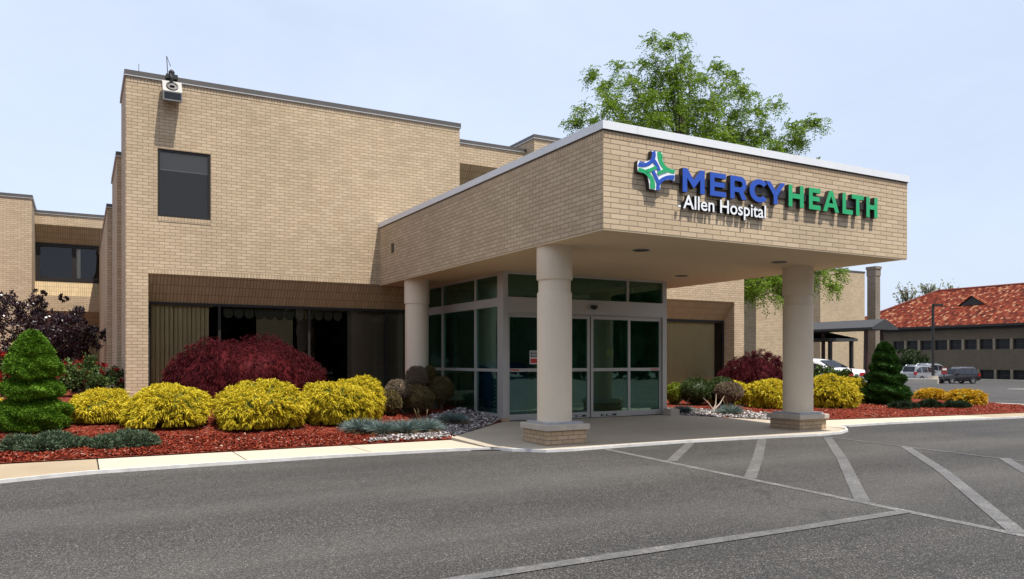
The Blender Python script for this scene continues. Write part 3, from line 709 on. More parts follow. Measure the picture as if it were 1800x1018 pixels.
mb = MB(); mb.box(WX0 + .05, YF + .08, 5.16, WX1 - .05, YF + .085, WZ1 - .03); mb.box(WX0 + .05, YF + .075, 5.14, WX1 - .05, YF + .095, 5.16, 1)
mb.box(WX0 + .05, YF + .1, WZ0 + .02, WX1 - .05, YF + .105, 5.15, 2)
tag(mb.build('roller_blind', ['blind_grey', 'white', 'shade_dark']), 'half lowered grey roller blind in the square upper window', 'blind')
for xx, w, z0, z1, lab in ((-.12, .13, 4.15, 5.4, 'pale curtain at the middle post of the far left upper window'), (.72, .16, 4.15, 5.4, 'pale curtain at the right end of the far left upper window')):
    pleats(xx, xx + w, YL + DEP + .07, z0, z1, .08, .02, 'paper', 'curtain', lab, 'curtain')
pleats(.25, 1.2, YL + DEP + .09, .95, 2.4, .12, .03, 'blind', 'curtain', 'beige curtain in the far left ground floor window', 'curtain')

# floodlight on the parapet
fl = thing('floodlight', 'square metal floodlight hung on a bracket over the parapet of the main block', 'floodlight', (1.62, YF - .3, 6.8))
fx0, fx1 = 1.44, 1.80
mb = MB(); y0, y1 = YF - .33, YF - .06; zt, zb = 6.77, 6.52
zt = 6.70; zb = 6.46; ym = YF - .17; tp = [(fx0, y0, zt - .05), (fx1, y0, zt - .05), (fx1, ym, zt + .2), (fx0, ym, zt + .2)]; bk = [(fx0 + .01, y1, zb + .05), (fx1 - .01, y1, zb + .05), (fx1, y1, zt + .18), (fx0, y1, zt + .18)]; bt = [(fx0 + .01, y0 + .02, zb), (fx1 - .01, y0 + .02, zb), (fx1 - .01, y1, zb + .05), (fx0 + .01, y1, zb + .05)]; mb.face([tp[3], tp[2], bk[2], bk[3]]); mb.face(bk[::-1])
mb.face(tp); mb.face(bt[::-1])
mb.face([bt[1], bt[2], bk[2], tp[2], tp[1]]); mb.face([bt[3], bt[0], tp[0], tp[3], bk[3]])
e = .025
for a, b, c, d in ((fx0, fx0 + e, zb, zt - .05), (fx1 - e, fx1, zb, zt - .05), (fx0 + e, fx1 - e, zb, zb + e), (fx0 + e, fx1 - e, zt - .05 - e, zt - .05)): mb.box(a, y0 - .004, c, b, y0 + .02, d)
mb.build('housing', 'galv', fl)
g = MB(); g.box(fx0 + e, y0 + .008, zb + e, fx1 - e, y0 + .012, zt - .05 - e); g.build('lens', 'lamp_face', fl)
g = MB(); g.lathe([(.05, zb + .05), (.045, zb + .12), (.02, zb + .17)], 1.62, y0 + .18, 14); g.build('bulb', 'white', fl)
g = MB(); th_ = math.atan2(.25, ym - y0)
g.lathe([(.115, 0), (.115, .02), (.085, .025), (.08, .012)], 0, 0, 22); g.box(-.04, -.03, .0, .04, .03, .05)
g.v = [(1.62 + x, (y0 + ym) / 2 + y * math.cos(th_) - z * math.sin(th_), zt + .075 + y * math.sin(th_) + z * math.cos(th_)) for x, y, z in g.v]; g.build('collar', 'darkmetal', fl)
g = MB(); g.tube([(1.62, ym - .06, zt + .12), (1.61, ym - .08, zt + .24), (1.6, y1 - .04, zt + .36), (1.6, y1 + .1, 7.06)], .022, 8); g.box(1.52, YF - .1, 6.98, 1.74, YF + .12, 7.07); g.lathe([(.055, 7.05), (.06, 7.14), (.03, 7.18)], 1.63, YF - .02, 12); g.tube([(1.56, YF, 7.05), (1.53, YF - .1, 7.42), (1.6, YF - .12, 7.22)], .008, 6); g.build('bracket', 'darkmetal', fl)
g = MB(); g.tube([(1.03, YF + .05, 7.04), (1.03, YF + .05, 7.22)], .006, 6); tag(g.build('lightning_rod', 'galv'), 'short thin rod on the parapet left of the floodlight', 'rod')

# ------------------------------------------------------------------ entrance canopy
CX0, CX1, CY0, CZ0, CZ1 = 6.07, 12.48, 8.45, 3.008, 4.325
can = thing('entrance_canopy', 'flat brick entrance canopy on round columns with white coping', 'canopy', (9.2, 12.8, 0))
mb = MB(); mb.face([(CX0, CY0, CZ0), (CX1, CY0, CZ0), (CX1, CY0, CZ1), (CX0, CY0, CZ1)]); mb.face([(CX0 + .3, CY0 + .2, CZ0 + .02), (CX0 + .3, CY0 + .2, CZ1), (CX1 - .3, CY0 + .2, CZ1), (CX1 - .3, CY0 + .2, CZ0 + .02)])
mb.build('front_fascia', 'brick_front', can)
mb = MB(); mb.face([(CX0, YF, CZ0), (CX0, CY0, CZ0), (CX0, CY0, CZ1), (CX0, YF, CZ1)])
ov = atx(690.5, 438, CX0)
mb.build('side_fascia', 'brick', can)
mb = MB(); mb.face([(CX1, CY0, CZ0), (CX1, YF, CZ0), (CX1, YF, CZ1), (CX1, CY0, CZ1)]); mb.build('side_fascia', 'brick', can)
mb = MB(); mb.box(CX0 + .002, CY0 - .004, CZ1 - .108, CX1 - .002, CY0 + .02, CZ1 - .002); mb.build('rowlock_course', 'brick_row_front', can)
mb = MB(); mb.box(CX0 - .004, CY0 + .03, CZ1 - .104, CX0 + .02, YF - .002, CZ1 - .002); mb.build('rowlock_course', 'brick_row', can)
mb = MB(); mb.box(CX0 + .004, CY0 + .004, CZ0 - .012, CX1 - .004, YF - .003, CZ0 + .06)
mb.box(CX0 + .004, CY0 + .005, CZ0 - .02, CX0 + .05, YF - .003, CZ0 - .012); mb.box(CX0 + .05, CY0 + .005, CZ0 - .02, CX1 - .01, CY0 + .05, CZ0 - .012)
mb.build('soffit', 'stucco', can)
mb = MB(); mb.box(CX0 + .03, CY0 + .03, CZ1 - .02, CX1 - .03, YF - .003, CZ1 + .05); mb.build('roof', 'tar', can)
mb = MB()
def cop(a, b, c, d): mb.box(a, c, CZ1, b, d, 4.435)
o_ = .028
xs = [CX0 - o_, 6.62, 8.95, 11.55, CX1 + o_]
for a, b in zip(xs, xs[1:]): cop(a + .0015, b - .0015, CY0 - o_, CY0 + .18)
ys = [CY0 + .182, 9.6, 11.9, 14.2, 16.5, YF - .005]
for a, b in zip(ys, ys[1:]): cop(CX0 - o_, CX0 + .18, a + .0015, b - .0015)
cop(CX1 - .18, CX1 + o_, CY0 + .182, YF - .005)
mb.build('coping', 'coping_white', can)
mb = MB(); mb.box(CX0 - .012, CY0 - .012, CZ1 - .014, CX1 + .012, CY0 + .02, CZ1 - .001); mb.box(CX0 - .012, CY0 + .021, CZ1 - .014, CX0 + .02, YF - .01, CZ1 - .001); mb.build('drip_edge', 'darkmetal', can)
mb = MB(); mb.box(CX0 - .012, ov[1] - .07, 3.645, CX0 + .01, ov[1] + .07, 3.83); mb.box(CX0 - .02, ov[1] - .085, 3.83, CX0 + .01, ov[1] + .085, 3.845); mb.build('scupper', 'darkmetal', can)
for (x, y) in ((7.73, 9.75), (10.8, 9.75), (10.8, 12.3)):
    mb = MB(); mb.lathe([(.145, CZ0 - .022), (.145, CZ0 - .012)], x, y, 24); a = mb.build('downlight', 'alu', can)
    mb = MB(); mb.lathe([(.13, CZ0 - .024), (.13, CZ0 - .0225)], x, y, 24); mb.build('opening', 'black', a)
def column(x, y, zb, r=.268):
    mb = MB()
    nk = .020; mb.lathe([(r, zb + .31), (r, 2.283), (r - .006, 2.29), (r - nk, 2.291), (r - nk, 2.482), (r + .004, 2.484), (r + .008, 2.49), (r + .008, 2.985)] if y < 14 else [(r - .012, zb + .31), (r - .012, 2.482), (r + .006, 2.484), (r + .006, 2.985)], x, y, 56)
    mb.lathe([(r + .016, 2.985), (r + .016, CZ0 - .013)], x, y, 56)
    c = mb.build('column', 'column', can, True)
    mb = MB(); h = .35; mb.box(x - h, y - h, zb - .15, x + h, y + h, zb + .225); mb.build('plinth', 'brick_plinth', c)
    h = .392; mb = MB(); mb.box(x - h, y - h, zb + .225, x + h, y + h, zb + .315)
    o = mb.build('cap_stone', 'capstone', c, merge=True)
    bm = bmesh.new(); bm.from_mesh(o.data); bmesh.ops.bevel(bm, geom=list(bm.edges), offset=.014, segments=2, affect='EDGES', profile=.6); bm.to_mesh(o.data); bm.free()
    h = .315; mb = MB(); mb.box(x - h, y - h, zb + .316, x + h, y + h, zb + .348); mb.box(x - h - .006, y - h - .006, zb + .316, x + h + .006, y + h + .006, zb + .322); mb.build('flashing', 'flash', c)
column(6.38, 10.16, -.02); column(6.41, 15.83, .16); column(11.8, 10.2, -.055, .272)

# ------------------------------------------------------------------ sign
def poly_letter(name, loops, depth, y_face, mats, parent):
    cu = bpy.data.curves.new(name, 'CURVE'); cu.dimensions = '2D'; cu.fill_mode = 'BOTH'; cu.extrude = depth / 2
    for lp in loops:
        sp = cu.splines.new('POLY'); sp.points.add(len(lp) - 1); sp.use_cyclic_u = True
        for p, q in zip(sp.points, lp): p.co = (q[0], q[1], 0, 1)
    return curve_mesh(name, cu, depth, y_face, mats, parent)
def curve_mesh(name, cu, depth, y_face, mats, parent, mul=None):
    tmp = bpy.data.objects.new('tmp', cu); COL.objects.link(tmp)
    dg = bpy.context.evaluated_depsgraph_get(); dg.update()
    me = bpy.data.meshes.new_from_object(tmp.evaluated_get(dg)); me.name = name
    bpy.data.objects.remove(tmp)
    for v in me.vertices:
        x, z, d = v.co; v.co = (x, y_face + depth / 2 - d, z)
    me.materials.clear()
    bm = bmesh.new(); bm.from_mesh(me); bmesh.ops.recalc_face_normals(bm, faces=bm.faces)
    for f in bm.faces: f.material_index = 0 if f.calc_center_median().y < y_face + .0005 else 1; f.smooth = False
    for m in mats: me.materials.append(M[m])
    bm.to_mesh(me); bm.free()
    return link(name, me, parent)
def arc(cx, cy, rx, ry, a0, a1, n=12): return [(cx + rx * math.cos(R(a0 + (a1 - a0) * i / n)), cy + ry * math.sin(R(a0 + (a1 - a0) * i / n))) for i in range(n + 1)]
s_ = .245
def glyph(ch, W):
    if ch == 'M': return [[(0, 0), (0, 1), (.25, 1), (W / 2, .56), (W - .25, 1), (W, 1), (W, 0), (W - s_, 0), (W - s_, .60), (W / 2, .19), (s_, .60), (s_, 0)]]
    if ch == 'E': return [[(0, 0), (0, 1), (W, 1), (W, .79), (s_, .79), (s_, .605), (W * .93, .605), (W * .93, .4), (s_, .4), (s_, .21), (W, .21), (W, 0)]]
    if ch == 'H': return [[(0, 0), (0, 1), (s_, 1), (s_, .61), (W - s_, .61), (W - s_, 1), (W, 1), (W, 0), (W - s_, 0), (W - s_, .39), (s_, .39), (s_, 0)]]
    if ch == 'L': return [[(0, 0), (0, 1), (s_, 1), (s_, .215), (W, .215), (W, 0)]]
    if ch == 'T': return [[(W / 2 - s_ / 2, 0), (W / 2 - s_ / 2, .785), (0, .785), (0, 1), (W, 1), (W, .785), (W / 2 + s_ / 2, .785), (W / 2 + s_ / 2, 0)]]
    if ch == 'Y': return [[(W / 2 - s_ / 2, 0), (W / 2 - s_ / 2, .39), (0, 1), (.28, 1), (W / 2, .62), (W - .28, 1), (W, 1), (W / 2 + s_ / 2, .39), (W / 2 + s_ / 2, 0)]]
    if ch == 'A': return [[(0, 0), (W / 2 - .13, 1), (W / 2 + .13, 1), (W, 0), (W - .265, 0), (W - .36, .21), (.36, .21), (.265, 0)], [(W / 2 - .155, .405), (W / 2 + .155, .405), (W / 2, .74)]]
    if ch == 'R': return [[(0, 0), (0, 1), (W - .36, 1)] + arc(W - .36, .655, .345, .345, 90, -62, 14)[1:] + [(W, 0), (W - .285, 0), (W - .46, .31), (s_, .31), (s_, 0)],
                          [(s_, .52), (W - .40, .52)] + arc(W - .40, .655, .145, .135, -90, 90, 8)[1:] + [(s_, .79)]]
    if ch == 'C': return [arc(.53, .5, .53, .515, 42, 318, 30) + arc(.53, .5, .275, .29, 318, 42, 24)[::1]]
sign = thing('hospital_sign', 'raised blue and green letters with a woven cross emblem on the canopy front', 'sign', (9.3, CY0, 3.78))
YS = CY0 - .08
def px8(px): return 1040 + px / 3.1034
word = [('M', 497, 617), ('E', 647, 733), ('R', 757, 846), ('C', 862, 957), ('Y', 950, 1057), ('H', 1075, 1157), ('E', 1186, 1249), ('A', 1263, 1350), ('L', 1369, 1425), ('T', 1420, 1484), ('H', 1499, 1560)]
ZB, CAPH = 3.615, .335
for i, (ch, a, b) in enumerate(word):
    xa, xb = aty(px8(a), 340, YS)[0], aty(px8(b), 340, YS)[0]; w = (xb - xa) / CAPH
    loops = glyph(ch, w if ch != 'C' else 1.0)
    if ch == 'C':
        k = w / .93; loops = [[(x * k, z) for x, z in lp] for lp in loops]
    loops = [[(xa + x * CAPH, ZB + z * CAPH) for x, z in lp] for lp in loops]
    poly_letter('letter', loops, .075, YS, ['blue' if i < 5 else 'green', 'bronze'], sign)
    # thin pale trim cap round each face
mb = MB(); mb.box(aty(px8(430), 340, CY0)[0], CY0 - .035, 3.735, aty(px8(1545), 340, CY0)[0], CY0 - .002, 3.845); mb.build('raceway', 'bronze', sign)
# emblem, traced as true-size plan shapes on the wall plane
def em(x, y):
    p = aty(1100 + x / 5.988, 250 + y / 5.988, YS); return (p[0], p[2])
def smooth_loop(P, it=3):
    for _ in range(it):
        Q = []
        for a, b in zip(P, P[1:] + P[:1]): Q += [(a[0] * .75 + b[0] * .25, a[1] * .75 + b[1] * .25), (a[0] * .25 + b[0] * .75, a[1] * .25 + b[1] * .75)]
        P = Q
    return P
def bez(pts, n=14):
    pts = [Vector(p) for p in pts]; out = []
    for i in range(n + 1):
        t = i / n; q = pts
        while len(q) > 1: q = [a.lerp(b, t) for a, b in zip(q, q[1:])]
        out.append((q[0].x, q[0].y))
    return out
OUT = ([(272, 90)] + bez([(272, 90), (330, 96), (386, 112)], 4)[1:] + bez([(386, 112), (378, 190), (430, 276)], 8)[1:] + bez([(430, 276), (470, 272), (517, 293)], 6)[1:] + bez([(517, 293), (520, 345), (511, 405)], 4)[1:]
       + bez([(511, 405), (470, 402), (420, 385), (365, 425)], 8)[1:] + bez([(365, 425), (368, 470), (358, 508)], 6)[1:] + bez([(358, 508), (300, 505), (248, 490)], 4)[1:] + bez([(248, 490), (250, 400), (212, 325)], 8)[1:] + bez([(212, 325), (165, 328), (127, 308)], 6)[1:]
       + bez([(127, 308), (118, 250), (127, 192)], 4)[1:] + bez([(127, 192), (170, 205), (212, 215), (268, 180)], 8)[1:] + bez([(268, 180), (280, 140), (272, 90)], 6)[1:-1])
poly_letter('emblem', [[em(*p) for p in OUT]], .075, YS, ['white', 'bronze'], sign)
def ribbon(pts, w0, w1, col, lev):
    P = bez(pts, 16) if len(pts) > 2 else [pts[0], pts[1]]
    Lf, Rt = [], []
    for i, p in enumerate(P):
        a = Vector(P[max(0, i - 1)]); b = Vector(P[min(len(P) - 1, i + 1)]); d = (b - a).normalized(); n = Vector((-d.y, d.x)); w = (w0 + (w1 - w0) * i / (len(P) - 1)) / 2
        Lf.append((p[0] + n.x * w, p[1] + n.y * w)); Rt.append((p[0] - n.x * w, p[1] - n.y * w))
    poly_letter('emblem_band', [[em(*p) for p in Lf + Rt[::-1]]], .004, YS - .002 - lev * .0025, [col, col], sign)
ribbon([(132, 232), (200, 262), (275, 225), (312, 170), (290, 97)], 40, 38, 'blue', 1)
ribbon([(352, 104), (345, 190), (395, 285), (440, 300), (514, 312)], 42, 40, 'green', 1)
ribbon([(510, 370), (430, 352), (350, 400), (325, 440), (342, 503)], 40, 38, 'blue', 1)
ribbon([(284, 493), (300, 400), (250, 330), (200, 300), (131, 288)], 42, 40, 'green', 1)
ribbon([(290, 190), (325, 235), (350, 300)], 38, 34, 'blue', 2)
ribbon([(345, 440), (318, 375), (285, 305)], 36, 32, 'blue', 2)
ribbon([(215, 305), (265, 295), (318, 262)], 38, 34, 'green', 3)
ribbon([(430, 296), (380, 305), (335, 335)], 38, 34, 'green', 3)
ribbon([(145, 204), (170, 212), (195, 209)], 10, 8, 'blue', 2); ribbon([(380, 125), (376, 150), (382, 180)], 10, 8, 'green', 2)
ribbon([(500, 396), (475, 392), (450, 392)], 10, 8, 'blue', 2); ribbon([(257, 480), (262, 455), (258, 425)], 10, 8, 'green', 2)
# second line of lettering
sub = thing('hospital_name_sign', 'small white raised letters reading Allen Hospital below the blue letters', 'sign', (8.2, CY0, 3.4))
YA = CY0 - .065
xa, xb = aty(1201, 360, YA)[0], aty(1346.5, 380, YA)[0]
fc = bpy.data.curves.new('txt', 'FONT'); fc.body = 'Allen Hospital'; fc.size = 1; fc.extrude = .03; fc.offset = .011; fc.resolution_u = 4
mo = curve_mesh('lettering', fc, .06, 0, ['white', 'black'], None)
vs = [v.co.copy() for v in mo.data.vertices]; mnx, mxx = min(v.x for v in vs), max(v.x for v in vs)
ztop, zbase = aty(1206, 342.5, YA)[2], aty(1206, 366.3, YA)[2]
capz = .729
cap_real = max(v.z for v in vs if v.x < mnx + (mxx - mnx) * .08)
for v in mo.data.vertices:
    c = v.co; v.co = (xa + (c.x - mnx) / (mxx - mnx) * (xb - xa), YA + (c.y), zbase + c.z / cap_real * (ztop - zbase))
gap = xa + (xb - xa) * .375
for lo_, hi_ in ((-1e9, gap), (gap, 1e9)):
    me = mo.data.copy(); bm = bmesh.new(); bm.from_mesh(me); bmesh.ops.delete(bm, geom=[v for v in bm.verts if not lo_ <= v.co.x < hi_], context='VERTS'); bm.to_mesh(me); bm.free(); link('lettering', me, sub)
bpy.data.objects.remove(mo)
mb = MB(); mb.box(xa + .02, CY0 - .02, zbase + .03, xb - .02, CY0 - .002, zbase + .10); mb.build('raceway', 'black', sub)
mb = MB(); mb.box(xa - .09, YA + .0, zbase + .01, xa - .045, CY0 - .03, zbase + .035); mb.build('end_cap', 'white', sub)

# ------------------------------------------------------------------ glazed vestibule
ves = thing('entrance_vestibule', 'glazed entrance vestibule in pale aluminium with sliding doors', 'vestibule', (9.2, 15.3, 0))
VX0, VX1, VY0, VZ1 = 7.19, 11.28, 13.33, CZ0 - .013
zb = .06
mb = MB()
mb.box(VX0, VY0, zb, VX0 + .11, VY0 + .24, VZ1)                     # corner post
mb.box(VX1 - .11, VY0, zb, VX1, VY0 + .24, VZ1)
mb.box(VX0 + .11, VY0 + .01, 2.95, VX1 - .11, VY0 + .09, VZ1)        # head
mb.box(VX0 + .11, VY0 - .02, 2.20, VX1 - .11, VY0 + .13, 2.50)       # operator header
for x in (8.23, 10.23): mb.box(x - .025, VY0 + .012, 2.5, x + .025, VY0 + .088, 2.95)
mb.box(VX0 + .11, VY0 + .02, 2.17, VX1 - .11, VY0 + .10, 2.2)
for y in (14.59, 16.28): mb.box(VX0 + .012, y - .03, .2, VX0 + .09, y + .03, VZ1 - .06)
mb.box(VX0 + .01, VY0 + .24, VZ1 - .06, VX0 + .09, YF + .3, VZ1); mb.box(VX0 + .005, VY0 + .24, 2.32, VX0 + .1, YF + .3, 2.49)
mb.box(VX0 + .01, VY0 + .24, .13, VX0 + .11, YF + .3, .2); mb.box(VX0 + .014, VY0 + .24, 1.03, VX0 + .086, YF + .3, 1.09)
mb.box(VX1 - .09, VY0 + .24, VZ1 - .06, VX1 - .01, YF + .3, VZ1); mb.box(VX1 - .1, VY0 + .24, .13, VX1 - .01, YF + .3, .2); mb.box(VX1 - .086, VY0 + .24, 1.03, VX1 - .014, YF + .3, 1.09); mb.box(VX1 - .1, VY0 + .24, 2.32, VX1 - .005, YF + .3, 2.49)
for y in (14.59, 16.28): mb.box(VX1 - .09, y - .03, .2, VX1 - .012, y + .03, VZ1 - .06)
mb.build('frame', 'alu', ves)
mb = MB(); mb.box(VX0 - .03, VY0 - .03, -.05, VX0 + .13, YF, .13); mb.build('brick_curb', 'brick_plinth', ves); mb = MB(); mb.box(VX1 - .13, VY0 + .1, -.05, VX1 + .03, YF, .13); mb.build('brick_curb', 'brick_plinth', ves)
mb = MB(); mb.box(VX0 + .1, VY0 - .02, .03, VX1 - .1, VY0 + .12, .07); mb.build('threshold', 'darkmetal', ves)
def leaf(x0, x1, y, name):
    w = MB(); s = .06; z0, z1 = .075, 2.168
    w.box(x0, y, z0, x0 + s, y + .05, z1); w.box(x1 - s, y, z0, x1, y + .05, z1); w.box(x0 + s, y, z1 - .06, x1 - s, y + .05, z1); w.box(x0 + s, y, z0, x1 - s, y + .05, z0 + .115); w.box(x0 + s, y + .002, 1.03, x1 - s, y + .048, 1.095)
    d = w.build(name, 'alu', ves)
    g = MB(); g.box(x0 + s, y + .02, z0 + .115, x1 - s, y + .026, 1.03, 0, 'lrtbk'); g.build('pane', 'glass_green', d)
    g = MB(); g.box(x0 + s, y + .02, 1.095, x1 - s, y + .026, z1 - .06, 0, 'lrtbk'); g.build('pane', 'glass_green', d)
    return d
d1 = leaf(VX0 + .11, 8.24, VY0 + .045, 'side_light'); d2 = leaf(8.2, 9.222, VY0 - .015, 'sliding_door'); d3 = leaf(9.25, 10.27, VY0 - .015, 'sliding_door'); d4 = leaf(10.23, VX1 - .11, VY0 + .045, 'side_light')
for a, b in ((VX0 + .11, 8.205), (8.255, 10.205), (10.255, VX1 - .11)):
    g = MB(); g.box(a, VY0 + .045, 2.5, b, VY0 + .051, 2.95, 0, 'lrtbk'); g.build('transom_pane', 'glass_green', ves)
for x, fl_ in ((VX0 + .05, 1), (VX1 - .05, 0)):
    for a, b in ((VY0 + .24, 14.56), (14.62, 16.25), (16.31, YF + .28)):
        for z0, z1 in ((.2, 1.03), (1.09, 2.32), (2.49, VZ1 - .06)):
            g = MB(); g.face([(x, a, z0), (x, a, z1), (x, b, z1), (x, b, z0)] if fl_ else [(x, a, z0), (x, b, z0), (x, b, z1), (x, a, z1)]); g.build('side_pane', 'glass_green', ves)
mb = MB(); mb.lathe([(.0, 2.2), (.05, 2.215), (.07, 2.25), (.075, 2.29)], 9.3, VY0 - .07, 18); o = mb.build('sensor', 'black', ves, True); o.location.z += .1
for dr, xx in ((d2, 8.95), (d3, 9.72)):
    mb = MB(); mb.box(xx - .22, VY0 - .019, .095, xx + .18, VY0 - .0155, .135); mb.box(xx - .18, VY0 - .021, .107, xx - .09, VY0 - .0192, .123, 1); mb.box(xx - .05, VY0 - .021, .107, xx + .07, VY0 - .0192, .123, 1); mb.build('sticker', ['black', 'paper'], dr)
for dr, xx in ((d1, 7.48), (d4, 10.98)):
    mb = MB()
    for i in range(4): mb.box(xx - .1 + i * .05, VY0 + .042, 1.05, xx - .06 + i * .05, VY0 + .0445, 1.075)
    mb.build('sticker', 'redsign', dr)
px = aty(938, 629, VY0 + .06); mb = MB(); mb.box(px[0] - .09, VY0 + .055, 1.18, px[0] + .11, VY0 + .06, 1.45); mb.box(px[0] - .075, VY0 + .053, 1.32, px[0] + .095, VY0 + .0545, 1.43, 1); mb.box(px[0] - .075, VY0 + .053, 1.2, px[0] + .095, VY0 + .0545, 1.29, 2)
for i in range(3): mb.box(px[0] - .055, VY0 + .051, 1.34 + i * .03, px[0] + .07, VY0 + .0525, 1.352 + i * .03, 0)
tag(mb.build('door_notice', ['paper', 'black', 'redsign']), 'small white red and black notice on the glass beside the front column', 'notice')
mb = MB(); mb.lathe([(.09, 0), (.09, .002)], 0, 0, 22); o = mb.build('round_sticker', 'yellowsticker', d3); 
o.parent = d3; o.rotation_euler = (R(90), 0, 0); o.location = (9.75, VY0 + .012, 1.42)
# interior of the vestibule
mb = MB(); mb.box(VX0 - .5, YF + .6, .05, VX1 + .5, YF + .7, 3.4); mb.box(VX0 + .02, YF + .02, CZ0 - .01, VX1 - .02, YF + .6, CZ0 + .03); mb.build('inner_wall', 'inner', ves)
mb = MB()
for x in (8.0, 9.0, 9.4, 10.4): mb.box(x - .03, YF - .02, .05, x + .03, YF + .04, 2.3)
mb.box(VX0 + .12, YF - .02, 2.3, VX1 - .12, YF + .04, 2.42); mb.box(VX0 + .12, YF - .02, .95, VX1 - .12, YF + .04, 1.02)
mb.build('inner_door_frame', 'alu', ves)
mb = MB(); a, b, c, d = 7.36, 7.95, 13.7, 14.85; mb.box(a, c, .06, b, d, 1.15); mb.box(a + .04, c + .05, 1.15, b - .04, d - .05, 1.2); nb = mb.build('newspaper_box', 'boxblue'); tag(nb, 'tall blue box with a pale vertical strip behind the left vestibule glass', 'newspaper box')
mb = MB(); mb.box(a - .006, 13.9, .15, a + .001, 14.02, .95); 
for i in range(9): mb.box(a - .009, 13.925, .2 + i * .08, a - .0065, 13.995, .245 + i * .08, 1)
mb.build('strip', ['paper', 'boxblue'], nb)
mb = MB(); mb.box(11.14, 13.05, -.02, 11.42, 13.3, .2)
o = mb.build('stone_block', 'capstone', merge=True); tag(o, 'small stone block at the right foot of the glass entrance', 'stone block')
bm = bmesh.new(); bm.from_mesh(o.data); bmesh.ops.bevel(bm, geom=list(bm.edges), offset=.02, segments=2, affect='EDGES'); bm.to_mesh(o.data); bm.free()

# ------------------------------------------------------------------ plants
def unit(a): return a / np.maximum(np.linalg.norm(a, axis=-1, keepdims=True), 1e-9)
def blades(P, D, L, W, droop, taper=.35):
    n = len(P); D = unit(D); side = unit(np.cross(D, RNG.normal(size=(n, 3))))
    L = np.broadcast_to(np.asarray(L, float), (n,)); W = np.broadcast_to(np.asarray(W, float), (n,))
    dz = np.zeros((n, 3)); dz[:, 2] = -np.broadcast_to(np.asarray(droop, float), (n,)) * L
    mid = P + D * (L * .55)[:, None] + dz * .28; tip = P + D * L[:, None] + dz
    w = side * W[:, None]
    V = np.stack([P - w * taper, P + w * taper, mid + w, mid - w, tip], 1)
    q = np.array([(0, 1, 2), (0, 2, 3), (3, 2, 4)])
    Fc = (q[None] + (np.arange(n) * 5)[:, None, None]).reshape(-1, 3)
    return V.reshape(-1, 3), Fc
def quads(P, D, L, W):
    n = len(P); D = unit(D); side = unit(np.cross(D, RNG.normal(size=(n, 3)))); L = np.broadcast_to(np.asarray(L, float), (n,)); W = np.broadcast_to(np.asarray(W, float), (n,))
    V = np.stack([P, P + D * (L * .5)[:, None] + side * W[:, None], P + D * L[:, None], P + D * (L * .5)[:, None] - side * W[:, None]], 1)
    q = np.array([(0, 1, 2), (0, 2, 3)]); Fc = (q[None] + (np.arange(n) * 4)[:, None, None]).reshape(-1, 3)
    return V.reshape(-1, 3), Fc
def join(*parts):
    V = []; Fc = []; mi = []; o = 0
    for p in parts:
        v, f = p[0], p[1]; V.append(v); Fc.append(f + o); mi.append(np.full(len(f), p[2] if len(p) > 2 else 0)); o += len(v)
    return np.concatenate(V), np.concatenate(Fc), np.concatenate(mi)
def lump_fn(seed, amp, freq=3.):
    r = np.random.default_rng(seed); K = r.normal(size=(9, 3)) * freq; ph = r.uniform(0, 6.28, 9)
    return lambda d: 1 + amp * np.sin(d @ K.T + ph).mean(-1) * 2.2
def core(c, rx, ry, rz, lf, k=.84, zlow=-.2, nu=26, nv=14):
    th = np.linspace(0, 2 * np.pi, nu, endpoint=False); el = np.linspace(math.asin(zlow), np.pi / 2, nv)
    T, E = np.meshgrid(th, el); d = np.stack([np.cos(T) * np.cos(E), np.sin(T) * np.cos(E), np.sin(E)], -1).reshape(-1, 3)
    V = np.array(c) + d * np.array([rx, ry, rz]) * (lf(d) * k)[:, None]
    Fc = []
    for j in range(nv - 1):
        for i in range(nu):
            a, b = j * nu + i, j * nu + (i + 1) % nu; Fc += [(a, b, b + nu), (a, b + nu, a + nu)]
    return V, np.array(Fc)
def dirs(n, zlow=-.15):
    z = RNG.uniform(zlow, 1, n); a = RNG.uniform(0, 6.28, n); r = np.sqrt(np.maximum(0, 1 - z * z)); return np.stack([r * np.cos(a), r * np.sin(a), z], -1)
def base_of(u, v, zf):
    t = 5.
    while t < 120:
        p = att(u, v, t); z = zf(p[0], p[1])
        if p[2] <= z: break
        t += .02
    return p[0], p[1], z
def spot(u, v, wpx, hpx, zf=zbed, squash=.85):
    """ground point, radius and height of a plant seen at column u, foot at row v"""
    x, y, z = base_of(u, v, zf); t = .4848 * x + .8746 * y; dx, dy, _ = ray(u, v); nrm = math.hypot(dx, dy)
    r = wpx * t / F / 2 / math.sqrt(1 + ((u - 900) / F) ** 2)
    t2 = t + r * squash; hx = x + dx / nrm * r * squash; hy = y + dy / nrm * r * squash
    return (hx, hy, zf(hx, hy)), r * t2 / t, max(.1, H + (634 - (v - hpx)) / F * t2 - zf(hx, hy))
